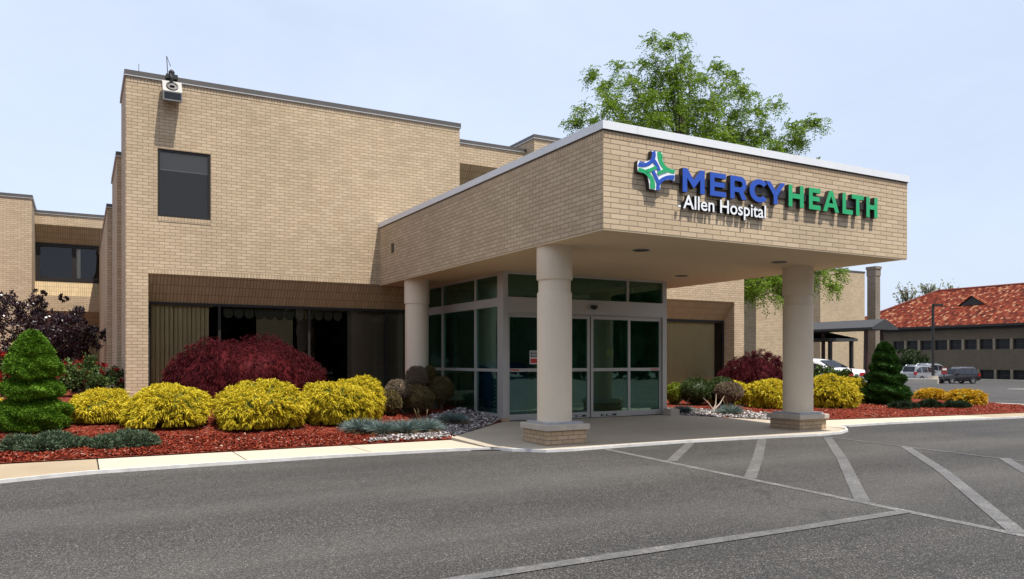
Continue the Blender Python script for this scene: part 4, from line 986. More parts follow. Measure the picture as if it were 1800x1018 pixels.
def mop(u, v, wpx, hpx, mat, label, group, name='golden_cypress', n=560, cat='shrub', L=.085, seed=0, depth=None, droop=.5, W=.0062, spread=.85, up=.35, lump=.1, per=17, cluster_in=.93):
    c, r, h = spot(u, v, wpx, hpx)
    lf = lump_fn(seed, lump); c = np.array(c); rr = np.array([r, r, h]) * .93
    foot = c.copy(); c = c + np.array([0, 0, h * .38]); rr = np.array([r * .97, r * .97, h * .62]) * .94
    d = dirs(n, -.62); pn = (np.abs(d) ** 2.3).sum(-1, keepdims=True) ** (-1 / 2.3); Pc = c + d * rr * (lf(d) * cluster_in)[:, None] * pn
    nd = unit(d / rr); nd = unit(nd + np.array([0, 0, up]))
    ci = RNG.uniform(.92, 1.06, (n, 1)); Pc = c + (Pc - c) * ci; P = np.repeat(Pc, per, 0) + RNG.normal(0, .013, (n * per, 3)); D = np.repeat(unit(nd + RNG.normal(0, .5, (n, 3))), per, 0) + RNG.normal(0, spread * .5, (n * per, 3))
    Ls = L * RNG.uniform(.55, 1.25, n * per)
    a = blades(P, D, Ls, W * RNG.uniform(.7, 1.3, n * per), droop)
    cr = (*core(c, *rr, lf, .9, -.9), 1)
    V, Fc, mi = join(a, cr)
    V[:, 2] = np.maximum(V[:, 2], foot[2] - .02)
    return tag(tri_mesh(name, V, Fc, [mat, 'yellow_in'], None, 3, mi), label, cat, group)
G1 = 'golden mop cypress shrubs in the beds'
YS_ = [(-30, 742, 80, 46, 'golden mop shrub cut off by the left edge of the photo', 300),
       (177, 748, 118, 62, 'golden mop shrub right beside the cone-shaped spruce in the left bed', 420),
       (295, 758, 162, 84, 'wide golden mop shrub in front of the brick pier and the red maple', 620),
       (461, 761, 166, 91, 'large golden mop shrub in front of the right half of the red maple', 660),
       (632, 742, 84, 82, 'golden mop shrub touching the clipped brown azalea', 420),
       (592, 752, 130, 84, 'golden mop shrub between the red maple and the blue fescue', 560)]
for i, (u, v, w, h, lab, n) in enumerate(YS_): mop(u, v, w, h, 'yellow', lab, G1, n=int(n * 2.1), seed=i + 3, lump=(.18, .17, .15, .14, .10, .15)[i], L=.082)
YR_ = [(1278, 712, 74, 44, 'golden mop shrub behind the clipped round azaleas on the right', 260),
       (1352, 719, 86, 53, 'golden mop shrub behind the right column', 420),
       (1495, 708, 66, 45, 'small golden mop shrub between the larger one and the right spruce', 300),
       (1456, 718, 108, 60, 'large golden mop shrub just right of the right column', 520)]
for i, (u, v, w, h, lab, n) in enumerate(YR_): mop(u, v, w, h, 'yellow', lab, G1, n=int(n * 1.9), seed=i + 23, L=.105, W=.0085, lump=.16)
G2 = 'golden spirea mounds by the far kerb'
for i, (u, v, w, h, lab) in enumerate([(1636, 703, 56, 18, 'low orange yellow mound on the left by the far kerb'), (1697, 712, 72, 26, 'low orange yellow mound on the right by the far kerb')]):
    mop(u, v, w, h, 'yellow_far', lab, G2, 'golden_spirea', 330, seed=40 + i, L=.12, W=.011, droop=.3, up=.3)
def maple(u, v, wpx, hpx, label, n, seed, zlow=.0, dep=0., S_=1.):
    c, r, h = spot(u, v, wpx, hpx, squash=.8)
    c = np.array(c); lf = lump_fn(seed, .14, 4.2); rr = np.array([r, r * .8, h]) * .95
    root = thing('japanese_maple', label, 'tree', tuple(c), 'mounded red maples by the entrance')
    d = dirs(n, -.02); pn = (np.abs(d) ** 2.35).sum(-1, keepdims=True) ** (-1 / 2.35); Pc = c + d * rr * (lf(d) * RNG.uniform(.88, 1.03, n))[:, None] * pn
    nd = unit(np.stack([d[:, 0], d[:, 1], d[:, 2] * .45 + .05], -1)); per = 16
    P = np.repeat(Pc, per, 0) + RNG.normal(0, .022, (n * per, 3)); D = np.repeat(unit(nd + RNG.normal(0, .35, (n, 3))), per, 0) + RNG.normal(0, .6, (n * per, 3))
    a = blades(P, D, .068 * S_ * RNG.uniform(.5, 1.3, n * per), .006 * S_, .7)
    V, Fc, mi = join(a, core(c, *rr, lf, .87, -.05)); V[:, 2] = np.maximum(V[:, 2], zbed(c[0], c[1]) - .02)
    tri_mesh('crown', V, Fc, 'maple', root)
    mb = MB()
    for k in range(5):
        an = k * 1.26; mb.tube([(c[0], c[1], c[2] - .05), (c[0] + .12 * math.cos(an), c[1] + .12 * math.sin(an), c[2] + h * .3), (c[0] + r * .4 * math.cos(an), c[1] + r * .35 * math.sin(an), c[2] + h * .62)], [.05, .04, .015], 7)
    mb.build('trunk', 'bark', root)
maple(424, 722, 296, 132, 'wide dark red mounded maple in front of the long window', 2600, 5)
maple(1330, 708, 156, 92, 'dark red mounded maple right of the entrance behind the column', 1300, 6, S_=1.4)
def spruce(u, v, wpx, hpx, label, prof, mat, seed, n=11000):
    c, r, h = spot(u, v, wpx, hpx); c = np.array(c); rg = np.random.default_rng(seed)
    zs = np.array([p[0] for p in prof]); rs = np.array([p[1] for p in prof])
    K = rg.normal(size=(8, 2)) * np.array([1, 1]); ph = rg.uniform(0, 6.28, 8)
    def rad(th, z):
        zz = z + .03 * np.sin(th + seed) + .015 * np.sin(3 * th + 1)
        b = np.interp(zz, zs, rs) * r
        l = sum(np.sin(th * k + z * q + p) for k, q, p in zip((2, 3, 5, 4, 7, 6, 9, 8), (9, 17, 23, 31, 13, 37, 29, 41), ph)) / 8
        cl = np.sin(th * 5 + z * 26 + seed) * np.sin(th * 3 - z * 19) + .6 * np.sin(th * 9 + z * 44)
        return b * (1 + .13 * l * 1.6 + .075 * cl)
    th = rg.uniform(0, 6.28, n); z = rg.uniform(0, 1, n) ** 1.25
    q = rad(th, z) * rg.uniform(.92, 1.03, n)
    P = c + np.stack([q * np.cos(th), q * np.sin(th), z * h], -1)
    D = np.stack([np.cos(th), np.sin(th), np.full(n, .55)], -1); per = 4
    P2 = np.repeat(P, per, 0) + rg.normal(0, .012, (n * per, 3)); D2 = np.repeat(D, per, 0) + rg.normal(0, .5, (n * per, 3))
    a = blades(P2, D2, .036 * (r / .45) ** .5 * rg.uniform(.6, 1.2, n * per), .006 * (r / .45) ** .5, .05)
    nu, nv = 48, 80; T, E = np.meshgrid(np.linspace(0, 2 * np.pi, nu, endpoint=False), np.linspace(0, 1, nv)); q = rad(T.ravel(), E.ravel()) * .94
    CV = c + np.stack([q * np.cos(T.ravel()), q * np.sin(T.ravel()), E.ravel() * h * .985], -1); CF = []
    for j in range(nv - 1):
        for i in range(nu): A, B = j * nu + i, j * nu + (i + 1) % nu; CF += [(A, B, B + nu), (A, B + nu, A + nu)]
    V, Fc, mi = join(a, (CV, np.array(CF)))
    root = thing('dwarf_spruce', label, 'tree', tuple(c), 'clipped dwarf spruces in the beds')
    tri_mesh('crown', V, Fc, mat, root)
    mb = MB(); mb.lathe([(.05, -.05), (.05, .1), (.03, h * .8)], 0, 0, 8); o = mb.build('trunk', 'bark', root); o.location = Vector(c)
spruce(58, 764, 124, 181, 'bright green tiered cone spruce in the left bed',
       [(0, .80), (.05, .95), (.14, 1.), (.25, .95), (.31, .58), (.335, .58), (.37, .88), (.45, .87), (.51, .52), (.54, .48), (.575, .73), (.68, .74), (.765, .54), (.785, .44), (.81, .56), (.86, .46), (.89, .36), (.915, .36), (.96, .2), (1, .03)], 'spruce', 3, 16000)
spruce(1556, 712, 86, 110, 'dark green spiral-clipped spruce right of the entrance near the far kerb',
       [(0, .8), (.06, .96), (.18, 1.), (.27, .92), (.32, .66), (.37, .80), (.45, .80), (.50, .54), (.55, .60), (.61, .64), (.66, .44), (.71, .50), (.77, .48), (.82, .34), (.86, .36), (.93, .27), (.98, .13), (1, .03)], 'spruce_dark', 8, 12000)
def juniper(u, v, wpx, hpx, label, mat, seed, n=420, L=.13):
    c, r, h = spot(u, v, wpx, hpx, squash=.55); c = np.array(c); rg = np.random.default_rng(seed); V_, parts = [], []
    for k in range(13):
        a = rg.uniform(0, 6.28); q = math.sqrt(rg.uniform(0, 1)) * r * .78; cc = c + np.array([q * math.cos(a), q * math.sin(a) * .62, 0]); s = rg.uniform(.55, 1.) * (1 - .55 * q / r)
        rr = np.array([r * .36, r * .30, h * s * .92]); lf = lump_fn(seed + k, .12, 3); d = dirs(n // 4, .0); Pc = cc + d * rr * lf(d)[:, None] * .88; per = 12
        D = np.repeat(unit(d * np.array([1, 1, .6]) + np.array([0, 0, .3])), per, 0) + rg.normal(0, .45, (len(d) * per, 3)); P = np.repeat(Pc, per, 0) + rg.normal(0, .015, (len(d) * per, 3))
        parts += [blades(P, D, L * .7 * rg.uniform(.4, 1.0, len(P)), .006, .1), core(cc, *rr, lf, .78, 0., 14, 6)]
    V, Fc, mi = join(*parts); V[:, 2] = np.maximum(V[:, 2], c[2] - .03)
    return tag(tri_mesh('juniper', V, Fc, mat), label, 'shrub', 'low spreading junipers in the beds')
juniper(72, 794, 160, 46, 'low grey green juniper at the foot of the left spruce', 'juniper', 51)
juniper(220, 790, 128, 45, 'low grey green juniper in front of the two left golden shrubs', 'juniper', 52)
juniper(1590, 719, 62, 16, 'low dark juniper at the foot of the right spruce', 'juniper_dark', 53, 300, .16)
juniper(1634, 717, 50, 17, 'low dark juniper in front of the left orange yellow mound', 'juniper_dark', 54, 300, .16)
juniper(1682, 717, 54, 15, 'low dark juniper in front of the right orange yellow mound', 'juniper_dark', 55, 300, .16)
def fescue(u, v, wpx, hpx, label, n=900, seed=0, mat=('fescue', 'straw'), stalks=0):
    c, r, h = spot(u, v, wpx, hpx, squash=.6); c = np.array(c); rg = np.random.default_rng(seed)
    a = rg.uniform(0, 6.28, n); q = np.sqrt(rg.uniform(0, 1, n)) * r * .35; P = c + np.stack([q * np.cos(a), q * np.sin(a), np.zeros(n)], -1)
    sp = rg.uniform(.1, 1.25, n); D = np.stack([np.cos(a) * sp, np.sin(a) * sp, np.full(n, .8)], -1) + rg.normal(0, .15, (n, 3))
    Lb = h * rg.uniform(.75, 1.12, n) * (1 + .15 * sp)
    A = blades(P, D, Lb, .0042, .30, .8)
    m = n // 2; a2 = rg.uniform(0, 6.28, m); P2 = c + np.stack([.4 * r * np.cos(a2), .4 * r * np.sin(a2), np.full(m, .02)], -1)
    B = blades(P2, np.stack([np.cos(a2), np.sin(a2), np.full(m, .30)], -1) + rg.normal(0, .25, (m, 3)), r * 1.0 * rg.uniform(.6, 1.1, m), .0045, .35, .8)
    parts = [(*A, 0), (*B, 1)]
    if stalks:
        a3 = rg.uniform(0, 6.28, stalks); P3 = np.repeat(c[None], stalks, 0); D3 = np.stack([np.cos(a3) * .45, np.sin(a3) * .45, np.ones(stalks)], -1); Ls = h * rg.uniform(1.05, 1.4, stalks)
        parts += [(*blades(P3, D3, Ls, .003, .05, 1.), 1), (*blades(P3 + unit(D3) * (Ls * .82)[:, None], D3, Ls * .25, .004, .1), 1)]
    V, Fc, mi = join(*parts); V[:, 2] = np.maximum(V[:, 2], c[2] - .02)
    return tag(tri_mesh('blue_fescue', V, Fc, list(mat), None, 3, mi), label, 'grass tuft', 'blue fescue tufts in the gravel')
for i, (u, v, w, h, lab, st) in enumerate([(634, 763, 52, 40, 'blue fescue tuft nearest the golden shrubs on the left', 0), (672, 766, 56, 40, 'second blue fescue tuft from the golden shrubs, straw at its foot', 0),
        (712, 765, 58, 40, 'third blue fescue tuft from the golden shrubs on the left', 0), (746, 763, 56, 40, 'blue fescue tuft with tall seed stalks in the left gravel', 7), (796, 748, 58, 32, 'dark blue fescue tuft in the shade of the canopy', 0),
        (1201, 728, 30, 24, 'small blue fescue tuft beside the stone block', 6), (1283, 731, 42, 30, 'blue fescue tuft with pale plumes right of the driftwood', 12)]):
    fescue(u, v, w, h, lab, 1000 if i < 5 else 600, 70 + i, stalks=st)
def balls(bl, mat, label, name, group, seed, dn=1400, leaf=.026, cat='shrub'):
    parts = []; rg = np.random.default_rng(seed); foot = None
    x0, y0, z0 = None, None, None
    out = []
    for k, (u0, u1, v0, v1, foot_v) in enumerate(bl):
        uc = (u0 + u1) / 2; bx, by, bz = base_of(uc, foot_v, zbed); t = .4848 * bx + .8746 * by; r = (u1 - u0) * t / F / 2 * 1.14; h = (v1 - v0) * t / F / 2 * 1.1
        t2 = t + r; cc = np.array(att(uc, (v0 + v1) / 2, t2)); r *= t2 / t; h *= t2 / t; lf = lump_fn(seed + k, .06, 2.5); d = dirs(dn, -1.); per = 7
        P = np.repeat(cc + d * np.array([r, r, h]) * (lf(d) * rg.uniform(.90, .98, dn))[:, None], per, 0) + rg.normal(0, .012, (dn * per, 3)); D = np.repeat(d, per, 0) + rg.normal(0, .6, (dn * per, 3))
        mi = 0 if (not isinstance(mat, (list, tuple))) else k % len(mat)
        parts += [(*quads(P, D, leaf * rg.uniform(.6, 1.2, dn * per), leaf * .3), mi), (*core(cc, r, r, h, lf, .9, -.99, 20, 12), mi)]
        out.append((cc, r, bz))
    V, Fc, mi = join(*parts); root = thing(name, label, cat, (out[0][0][0], out[0][0][1], out[0][2]), group)
    tri_mesh('foliage', V, Fc, mat, root, 3, mi)
    mb = MB(); c0 = out[-1][0]
    for cc, r, bz in out: mb.tube([(c0[0] * .7 + cc[0] * .3, c0[1] * .7 + cc[1] * .3, zbed(c0[0], c0[1]) - .05), (cc[0] * .6 + c0[0] * .4, cc[1] * .6 + c0[1] * .4, (cc[2] + bz) / 2), tuple(cc)], [.035, .03, .02], 7)
    mb.build('stem', 'bark', root); return root
GA = 'clipped azaleas beside the entrance'
balls([(680, 718, 671, 702, 730), (663, 702, 688, 726, 733), (694, 759, 678, 723, 730)], ['azalea_dry', 'azalea', 'azalea'], 'clipped brown azalea of three joined balls beside the golden shrubs', 'clipped_azalea', GA, 91)
balls([(716, 749, 646, 680, 722), (737, 766, 645, 679, 717), (758, 795, 665, 704, 722)], ['azalea_dry', 'azalea', 'azalea'], 'taller clipped azalea of three balls against the rear column', 'clipped_azalea', GA, 95)
balls([(1196, 1248, 666, 708, 714)], 'boxwood', 'round dark green clipped shrub in front of the right window', 'clipped_boxwood', GA, 101, 1500, .03)
balls([(1247, 1294, 665, 705, 714), (1260, 1302, 673, 704, 718)], ['boxwood', 'azalea_dry'], 'clipped ball shrub half green half brown behind the driftwood', 'clipped_azalea', GA, 105, 1400, .03)
balls([(1172, 1201, 675, 708, 712)], 'lime', 'small lime green shrub at the right edge of the glass entrance', 'lime_shrub', None, 109, 700, .035)
def leafy(name, blobs, mat, label, cat, n, L, W, flowers=0, seed=0, group=None, zf=zbed, trans=None, fl_size=.05, clumps=9):
    """loose leafy bush; blobs are (centre xyz, radii)"""
    rg = np.random.default_rng(seed); parts = []; root = None; fp = []
    tot = sum(b[1][0] * b[1][2] for b in blobs)
    for c, rr in blobs:
        c = np.array(c, float); rr = np.array(rr, float); m = int(n * rr[0] * rr[2] / tot)
        lf = lump_fn(seed + int(c[0] * 13) % 97, .2, 3.5)
        k = max(6, m // 40); d = dirs(k, -.7); cl = c + d * rr * (lf(d) * rg.uniform(.45, 1., k))[:, None]
        P = np.repeat(cl, 40, 0) + rg.normal(0, .055 * rr[0] / .6, (k * 40, 3)); D = np.repeat(d, 40, 0) * .7 + rg.normal(0, .8, (k * 40, 3)); D[:, 2] += .1
        parts.append(quads(P, D, L * rg.uniform(.6, 1.25, len(P)), W))
        if flowers:
            mfl = max(2, int(flowers * rr[0] * rr[2] / tot)); d2 = dirs(mfl, -.3); fp.append(c + d2 * rr * (lf(d2) * 1.02)[:, None])
    V, Fc, mi = join(*parts)
    c0 = blobs[0][0]; root = thing(name, label, cat, (c0[0], c0[1], zf(c0[0], c0[1])), group)
    tri_mesh('foliage', V, Fc, mat, root)
    if flowers:
        Pf = np.concatenate(fp); k = 22; P = np.repeat(Pf, k, 0) + rg.normal(0, fl_size * .6, (len(Pf) * k, 3)); A = quads(P, rg.normal(size=P.shape) + np.array([0, 0, .4]), fl_size * rg.uniform(.7, 1.3, len(P)), fl_size * .45)
        tri_mesh('blossoms', A[0], A[1], 'rose', root)
    mb = MB(); zb_ = zf(c0[0], c0[1])
    for c, rr in blobs[:6]:
        for q in range(3):
            e = (c[0] + rg.uniform(-.5, .5) * rr[0], c[1] + rg.uniform(-.5, .5) * rr[1], c[2] + rr[2] * .5); mb.tube([(c0[0] + rg.uniform(-.1, .1), c0[1] + rg.uniform(-.1, .1), zb_ - .05), ((c0[0] + e[0]) / 2 + rg.uniform(-.06, .06), (c0[1] + e[1]) / 2, (zb_ + e[2]) / 2), e], [.02, .015, .006], 6)
    mb.build('stem', 'bark', root); return root
def blob(u, v, t, wpx, hpx, k=1.): return (att(u, v, t), (wpx * t / F / 2, wpx * t / F / 2 * k, hpx * t / F / 2))
leafy('flowering_bush', [blob(150, 662, 16.2, 84, 62), blob(186, 672, 16., 60, 60), blob(118, 668, 16.4, 50, 60)], 'rose_leaf', 'leafy green bush with red flowers between the spruce and the brick corner', 'shrub', 7500, .07, .02, 46, 121, 'red-flowering bushes', fl_size=.034)
leafy('flowering_bush', [blob(0, 655, 15.8, 46, 66), blob(-22, 668, 15.6, 50, 60)], 'rose_leaf', 'bush thick with red flowers left of the bright green spruce', 'shrub', 3600, .07, .02, 90, 122, 'red-flowering bushes', fl_size=.04)
leafy('flowering_bush', [blob(1446, 660, 23.5, 50, 26), blob(1478, 661, 23.2, 40, 28), blob(1500, 668, 23., 30, 22)], 'rose_leaf', 'low bush with a few red flowers in front of the white sedan', 'shrub', 2600, .10, .03, 5, 123, 'red-flowering bushes', fl_size=.06)
PT = 20.5
plum_blobs = [blob(u, v, PT + dt, w, h) for u, v, w, h, dt in ((20, 560, 70, 80, 0), (60, 545, 50, 60, .4), (75, 585, 80, 80, 0), (118, 580, 70, 66, -.3), (140, 555, 40, 44, .3), (150, 600, 56, 54, 0), (90, 622, 90, 50, .2), (30, 610, 70, 60, .3), (12, 525, 30, 40, .2), (66, 520, 22, 26, 0), (111, 526, 14, 26, 0), (178, 590, 24, 30, .4), (-30, 570, 70, 90, .2), (140, 620, 40, 30, .2))]
root = leafy('purple_plum', plum_blobs, 'plum', 'dark purple leaved plum tree in front of the far left wing', 'tree', 21000, .066, .02, 0, 131)
root.children[0].name = 'crown'; 
bx, by, _ = att(75, 600, PT + .3); mb = MB()
for k, (u, v) in enumerate(((20, 545), (60, 535), (118, 560), (150, 590), (90, 600), (-30, 560))):
    e = att(u, v, PT + .1); mb.tube([(bx, by, .3), (bx + (e[0] - bx) * .25, by, 1.3), ((bx + e[0]) / 2, (by + e[1]) / 2, (1.6 + e[2]) / 2), e], [.06, .045, .03, .01], 7)
root.children[1].name = 'twigs'; mb.build('trunk', 'bark', root)

# locust tree behind the canopy
def locust():
    rg = np.random.default_rng(4); bx, by = 20.3, 22.9; T0 = .4848 * bx + .8746 * by
    root = thing('honey_locust', 'tall airy green locust tree rising behind the entrance canopy', 'tree', (bx, by, 0))
    mb = MB(); mb.tube([(bx, by, -.3), (bx + .05, by, 2.5), (bx - .05, by + .05, 5.), (bx, by, 8.), (bx - .25, by + .1, 11.), (bx - .5, by, 12.9)], [.2, .17, .14, .10, .05, .015], 10)
    # crown outline seen from the drive: (u, v) limb tips with a depth offset
    tips = [(1000, 221, 0), (1018, 190, .8), (1038, 132, -.3), (1060, 150, 1.2), (1085, 112, .4), (1105, 145, -1.), (1142, 65, .2), (1165, 75, -.3), (1192, 60, 0), (1130, 110, 1), (1150, 170, -1.6), (1180, 120, -.6), (1215, 100, .9), (1235, 140, -1.4), (1262, 115, .3), (1288, 130, 1.4), (1308, 160, -.5),
            (1322, 168, .2), (1370, 186, .4), (1340, 200, -.9), (1300, 205, 1.6), (1255, 190, -2.1), (1205, 200, 2.0), (1160, 215, -2.2), (1110, 195, 1.8), (1070, 190, -1.3), (1045, 215, .6), (1345, 240, .8), (1400, 230, -.2), (1440, 222, .1), (1405, 255, .6), (1370, 262, -.8), (1320, 250, 1.7), (1270, 245, -2.3), (1220, 255, 2.3), (1170, 260, .2), (1120, 240, -1.2), (1090, 225, 2.),
            (1330, 500, -1.2), (1350, 525, -.9), (1368, 500, -.6), (1320, 470, -.2), (1436, 480, -.6), (1468, 482, -.2), (1452, 505, -.8), (1400, 470, .3), (1385, 510, .2), (1420, 440, .5), (1350, 440, .9), (1430, 360, 0), (1380, 330, 1.2), (1290, 330, -1.2), (1230, 340, 2.), (1180, 330, 1.6), (1420, 300, .8), (1335, 395, -.8)]
    tw = []
    for (u, v, dt) in tips:
        if v < 300: u, v = 1212 + (u - 1212) * .95, 250 + (v - 250) * .93
        e = np.array(att(u, v, T0 + dt)); hz = e[2]
        zb_ = min(12., max(2.6, hz * .55 - rg.uniform(0, 1.4) if hz > 6 else 3.2 + rg.uniform(0, 1.)))
        b = np.array([bx, by, zb_]); m1 = b + (e - b) * .45 + np.array([0, 0, .10 * np.linalg.norm(e - b)]); m2 = b + (e - b) * .78 + np.array([0, 0, .06 * np.linalg.norm(e - b)])
        L = np.linalg.norm(e - b); mb.tube([b, m1, m2, e], [.012 + .012 * L, .008 + .007 * L, .014, .006], 6)
        for k in range(int((6 if v < 80 else 13) + 5 * L)):
            f = rg.uniform(.40, 1.0) ** .7; pb = b * (1 - f) ** 2 + 2 * m1 * f * (1 - f) + e * f * f if f < .9 else e
            d = unit(rg.normal(size=3) * np.array([1, 1, .55]) + (e - b) / L * .8 + np.array([0, 0, .1])); l = rg.uniform(.3, .8) * (1.15 - .35 * f)
            tw.append((pb, d, l)); q = pb + d * l
            if k % 2 == 0: mb.tube([pb, pb + d * l * .5 + np.array([0, 0, .03]), q], [.011, .008, .004], 4)
    mb.build('trunk', 'bark', root)
    P = []; D = []
    for pb, d, l in tw:
        k = int(rg.integers(4, 7))
        for j in range(k):                       # compound leaves along the twig, each a drooping stalk of leaflets
            f = .25 + .8 * j / k; p0 = pb + d * l * f; side = unit(np.cross(d, rg.normal(size=3))); sd = unit(side + d * .4 + np.array([0, 0, -.25])); ln = rg.uniform(.26, .42)
            for q in range(11):
                g = (q + .5) / 11; pp = p0 + sd * ln * g + np.array([0, 0, -.5 * ln * g * g]); s2 = unit(np.cross(sd, (0, 0, 1)) * (1 if q % 2 else -1) + sd * .5 + rg.normal(0, .2, 3)); P.append(pp); D.append(s2)
    P = np.array(P); D = np.array(D); V, Fc = quads(P, D, .094 * rg.uniform(.7, 1.25, len(P)), .023)
    print('locust leaves', len(P))
    tri_mesh('crown', V, Fc, 'locust', root)
locust()
def smalltree(name, label, u, vtop, vbase, wpx, t, mat, n, seed, zb=None, cat='tree', L=.2, group=None):
    rg = np.random.default_rng(seed); b = np.array(att(u, vbase, t)); e = np.array(att(u, vtop, t)); h = e[2] - b[2]; r = wpx * t / F / 2
    root = thing(name, label, cat, tuple(b), group); mb = MB(); mb.tube([b, b + (e - b) * .5, b + (e - b) * .9], [.03 * h, .02 * h, .006 * h], 7); P = []; D = []
    for k in range(26):
        a = rg.uniform(0, 6.28); f = rg.uniform(.3, .85); s = b + (e - b) * f; q = r * rg.uniform(.5, 1.) * (1.1 - .5 * abs(f - .5) * 2 * (f > .5)); tip = s + np.array([q * math.cos(a), q * math.sin(a), h * (1 - f) * rg.uniform(.4, 1.)]); mb.tube([s, (s + tip) / 2 + np.array([0, 0, .05 * h]), tip], [.012 * h, .007 * h, .002 * h], 5)
        m = n // 26; g = rg.uniform(.35, 1.05, m)[:, None]; P.append(s + (tip - s) * g + rg.normal(0, .10 * r, (m, 3))); D.append(rg.normal(size=(m, 3)))
    mb.build('trunk', 'bark', root); P = np.concatenate(P); A = quads(P, np.concatenate(D), L * rg.uniform(.6, 1.2, len(P)), L * .35); tri_mesh('crown', A[0], A[1], mat, root)
for i, (u, vt_, w) in enumerate(((1596, 502, 44), (1634, 497, 40), (1672, 497, 52))):
    smalltree('pale_tree', ['pale sparse tree over the left slope of the tiled roof', 'pale sparse tree in the middle above the tiled roof', 'pale sparse tree rising behind the tiled roof ridge'][i], u, vt_, 640, w, 128., 'far_leaf', 560, 60 + i, L=.42, group='pale trees behind the tiled roof')
# driftwood
dw = MB(); p0 = Vector(base_of(1253.6, 721, zbed)); t0 = .4848 * p0.x + .8746 * p0.y
for (u, v, m, dt) in ((1236.6, 700, (1246, 708), -.1), (1259, 692, (1258, 709), .1), (1273, 697, (1265, 709), .2)):
    dw.tube([p0, Vector(att(*m, t0 + dt * .5)) + Vector((0, 0, -.02)), Vector(att(u, v, t0 + dt))], [.022, .015, .006], 8)
dw.tube([p0 + Vector((-.05, -.03, -.02)), p0 + Vector((.12, .02, .04))], [.025, .018], 8)
tag(dw.build('driftwood', 'drift', None, True), 'bleached forked driftwood standing in the right gravel', 'driftwood')

# ------------------------------------------------------------------ background on the right
# walkway shelter
sh = thing('walkway_shelter', 'dark gabled walkway shelter on slim posts behind the white sedan', 'shelter', (34.2, 26.8, zground(34, 26)))
rx, ry, rz = 34.2, 24.5, 3.28; ex = .98; ez = 2.86
mb = MB(); y0, y1 = ry - .2, 33.2
for sgn in (-1, 1):
    a = [(rx, y0, rz), (rx + sgn * ex, y0, ez), (rx + sgn * ex, y1, ez), (rx, y1, rz)]; mb.face(a if sgn > 0 else a[::-1]); mb.face([(rx + sgn * ex, y0, ez - .10), (rx + sgn * ex, y1, ez - .10), (rx + sgn * ex, y1, ez), (rx + sgn * ex, y0, ez)])
mb.face([(rx - ex, y0, ez - .10), (rx + ex, y0, ez - .10), (rx + ex, y0, ez), (rx, y0, rz), (rx - ex, y0, ez)]); mb.face([(rx - ex, y0, ez - .10), (rx - ex, y1, ez - .10), (rx + ex, y1, ez - .10), (rx + ex, y0, ez - .10)])
mb.build('roof', 'roofmetal', sh)
for (px_, py_) in ((rx - .75, 24.8), (rx + .6, 24.9), (rx - .75, 28.4), (rx + .6, 28.4)):
    mb = MB(); mb.box(px_ - .07, py_ - .07, zground(px_, py_) - .2, px_ + .07, py_ + .07, ez - .10); mb.box(px_ - .02, py_ - .085, .4, px_ + .02, py_ - .0705, ez - .3); mb.build('post', 'post_maroon', sh)
mb = MB(); mb.tube([(rx - .7, 24.75, 2.3), (rx - 1.0, 24.7, 2.22), (rx - 1.05, 24.7, 0)], .035, 7); mb.build('downpipe', 'darkmetal', sh)
p = att(1455, 590, 43); sh2 = thing('door_hood', 'low dark hood over the side door left of the walkway shelter', 'hood', (p[0], p[1], 0))
mb = MB(); mb.face([(p[0] - 1.6, p[1] - 1.3, 2.75), (p[0] + .8, p[1] - 1.3, 2.45), (p[0] + .8, p[1] + 3, 2.45), (p[0] - 1.6, p[1] + 3, 2.75)]); mb.box(p[0] - 1.6, p[1] - 1.3, 2.3, p[0] + .8, p[1] + 3, 2.44); mb.build('roof', 'roofmetal', sh2)
for dx_ in (-1.2, .5):
    mb = MB(); mb.box(p[0] + dx_ - .08, p[1] - 1.2, -.6, p[0] + dx_ + .08, p[1] - 1.04, 2.3); mb.build('post', 'darkmetal', sh2)
mb = MB(); mb.box(p[0] - 3.2, p[1] + 2.0, -.6, p[0] - .3, p[1] + 2.3, 2.3); mb.build('door_wall', 'post_maroon', sh2)

# brown brick building with the clay tile roof
X0 = 92.; K = X0 / 84.6
tb = thing('tile_roof_building', 'long brown brick building with a red clay tile hip roof across the car park', 'building', (X0, 40, -1))
ye, ys_ = 66.5 * K, -10.
ez = atx(1700, 565, X0)[2]; wz0, wz1 = atx(1580, 616, X0)[2], atx(1580, 600, X0)[2]; bz0, bz1 = -1.0, atx(1710, 650, X0)[2]
ups = [(1570, 1589.5), (1594, 1613), (1618, 1637.5), (1643, 1665), (1669, 1690), (1695.5, 1717), (1722.5, 1745), (1750, 1775), (1781, 1806), (1812, 1838)]
upy = [tuple(sorted((atx(a, 610, X0)[1], atx(b, 610, X0)[1]))) for a, b in ups]
dn_ = [(1696, 1718), (1722.5, 1747), (1752, 1776), (1781, 1806), (1812, 1838)]
dny = [tuple(sorted((atx(a, 660, X0)[1], atx(b, 660, X0)[1]))) for a, b in dn_]
def wall_x(mb, x, y0, y1, z0, z1, holes, dep):
    ysr = sorted({y0, y1, *[h[0] for h in holes], *[h[1] for h in holes]}); zsr = sorted({z0, z1, *[h[2] for h in holes], *[h[3] for h in holes]})
    for a, b in zip(ysr, ysr[1:]):
        for c, d in zip(zsr, zsr[1:]):
            if any(h[0] <= a and b <= h[1] and h[2] <= c and d <= h[3] for h in holes): continue
            mb.face([(x, b, c), (x, a, c), (x, a, d), (x, b, d)])
    for a, b, c, d in holes:
        e = x + dep
        mb.face([(x, a, c), (e, a, c), (e, a, d), (x, a, d)][::-1]); mb.face([(x, b, c), (e, b, c), (e, b, d), (x, b, d)]); mb.face([(x, a, d), (x, b, d), (e, b, d), (e, a, d)]); mb.face([(x, a, c), (x, b, c), (e, b, c), (e, a, c)][::-1])
mb = MB(); wall_x(mb, X0, ys_, ye, -1.6, ez, [(a, b, wz0, wz1) for a, b in upy] + [(a, b, bz0, bz1) for a, b in dny], .35)
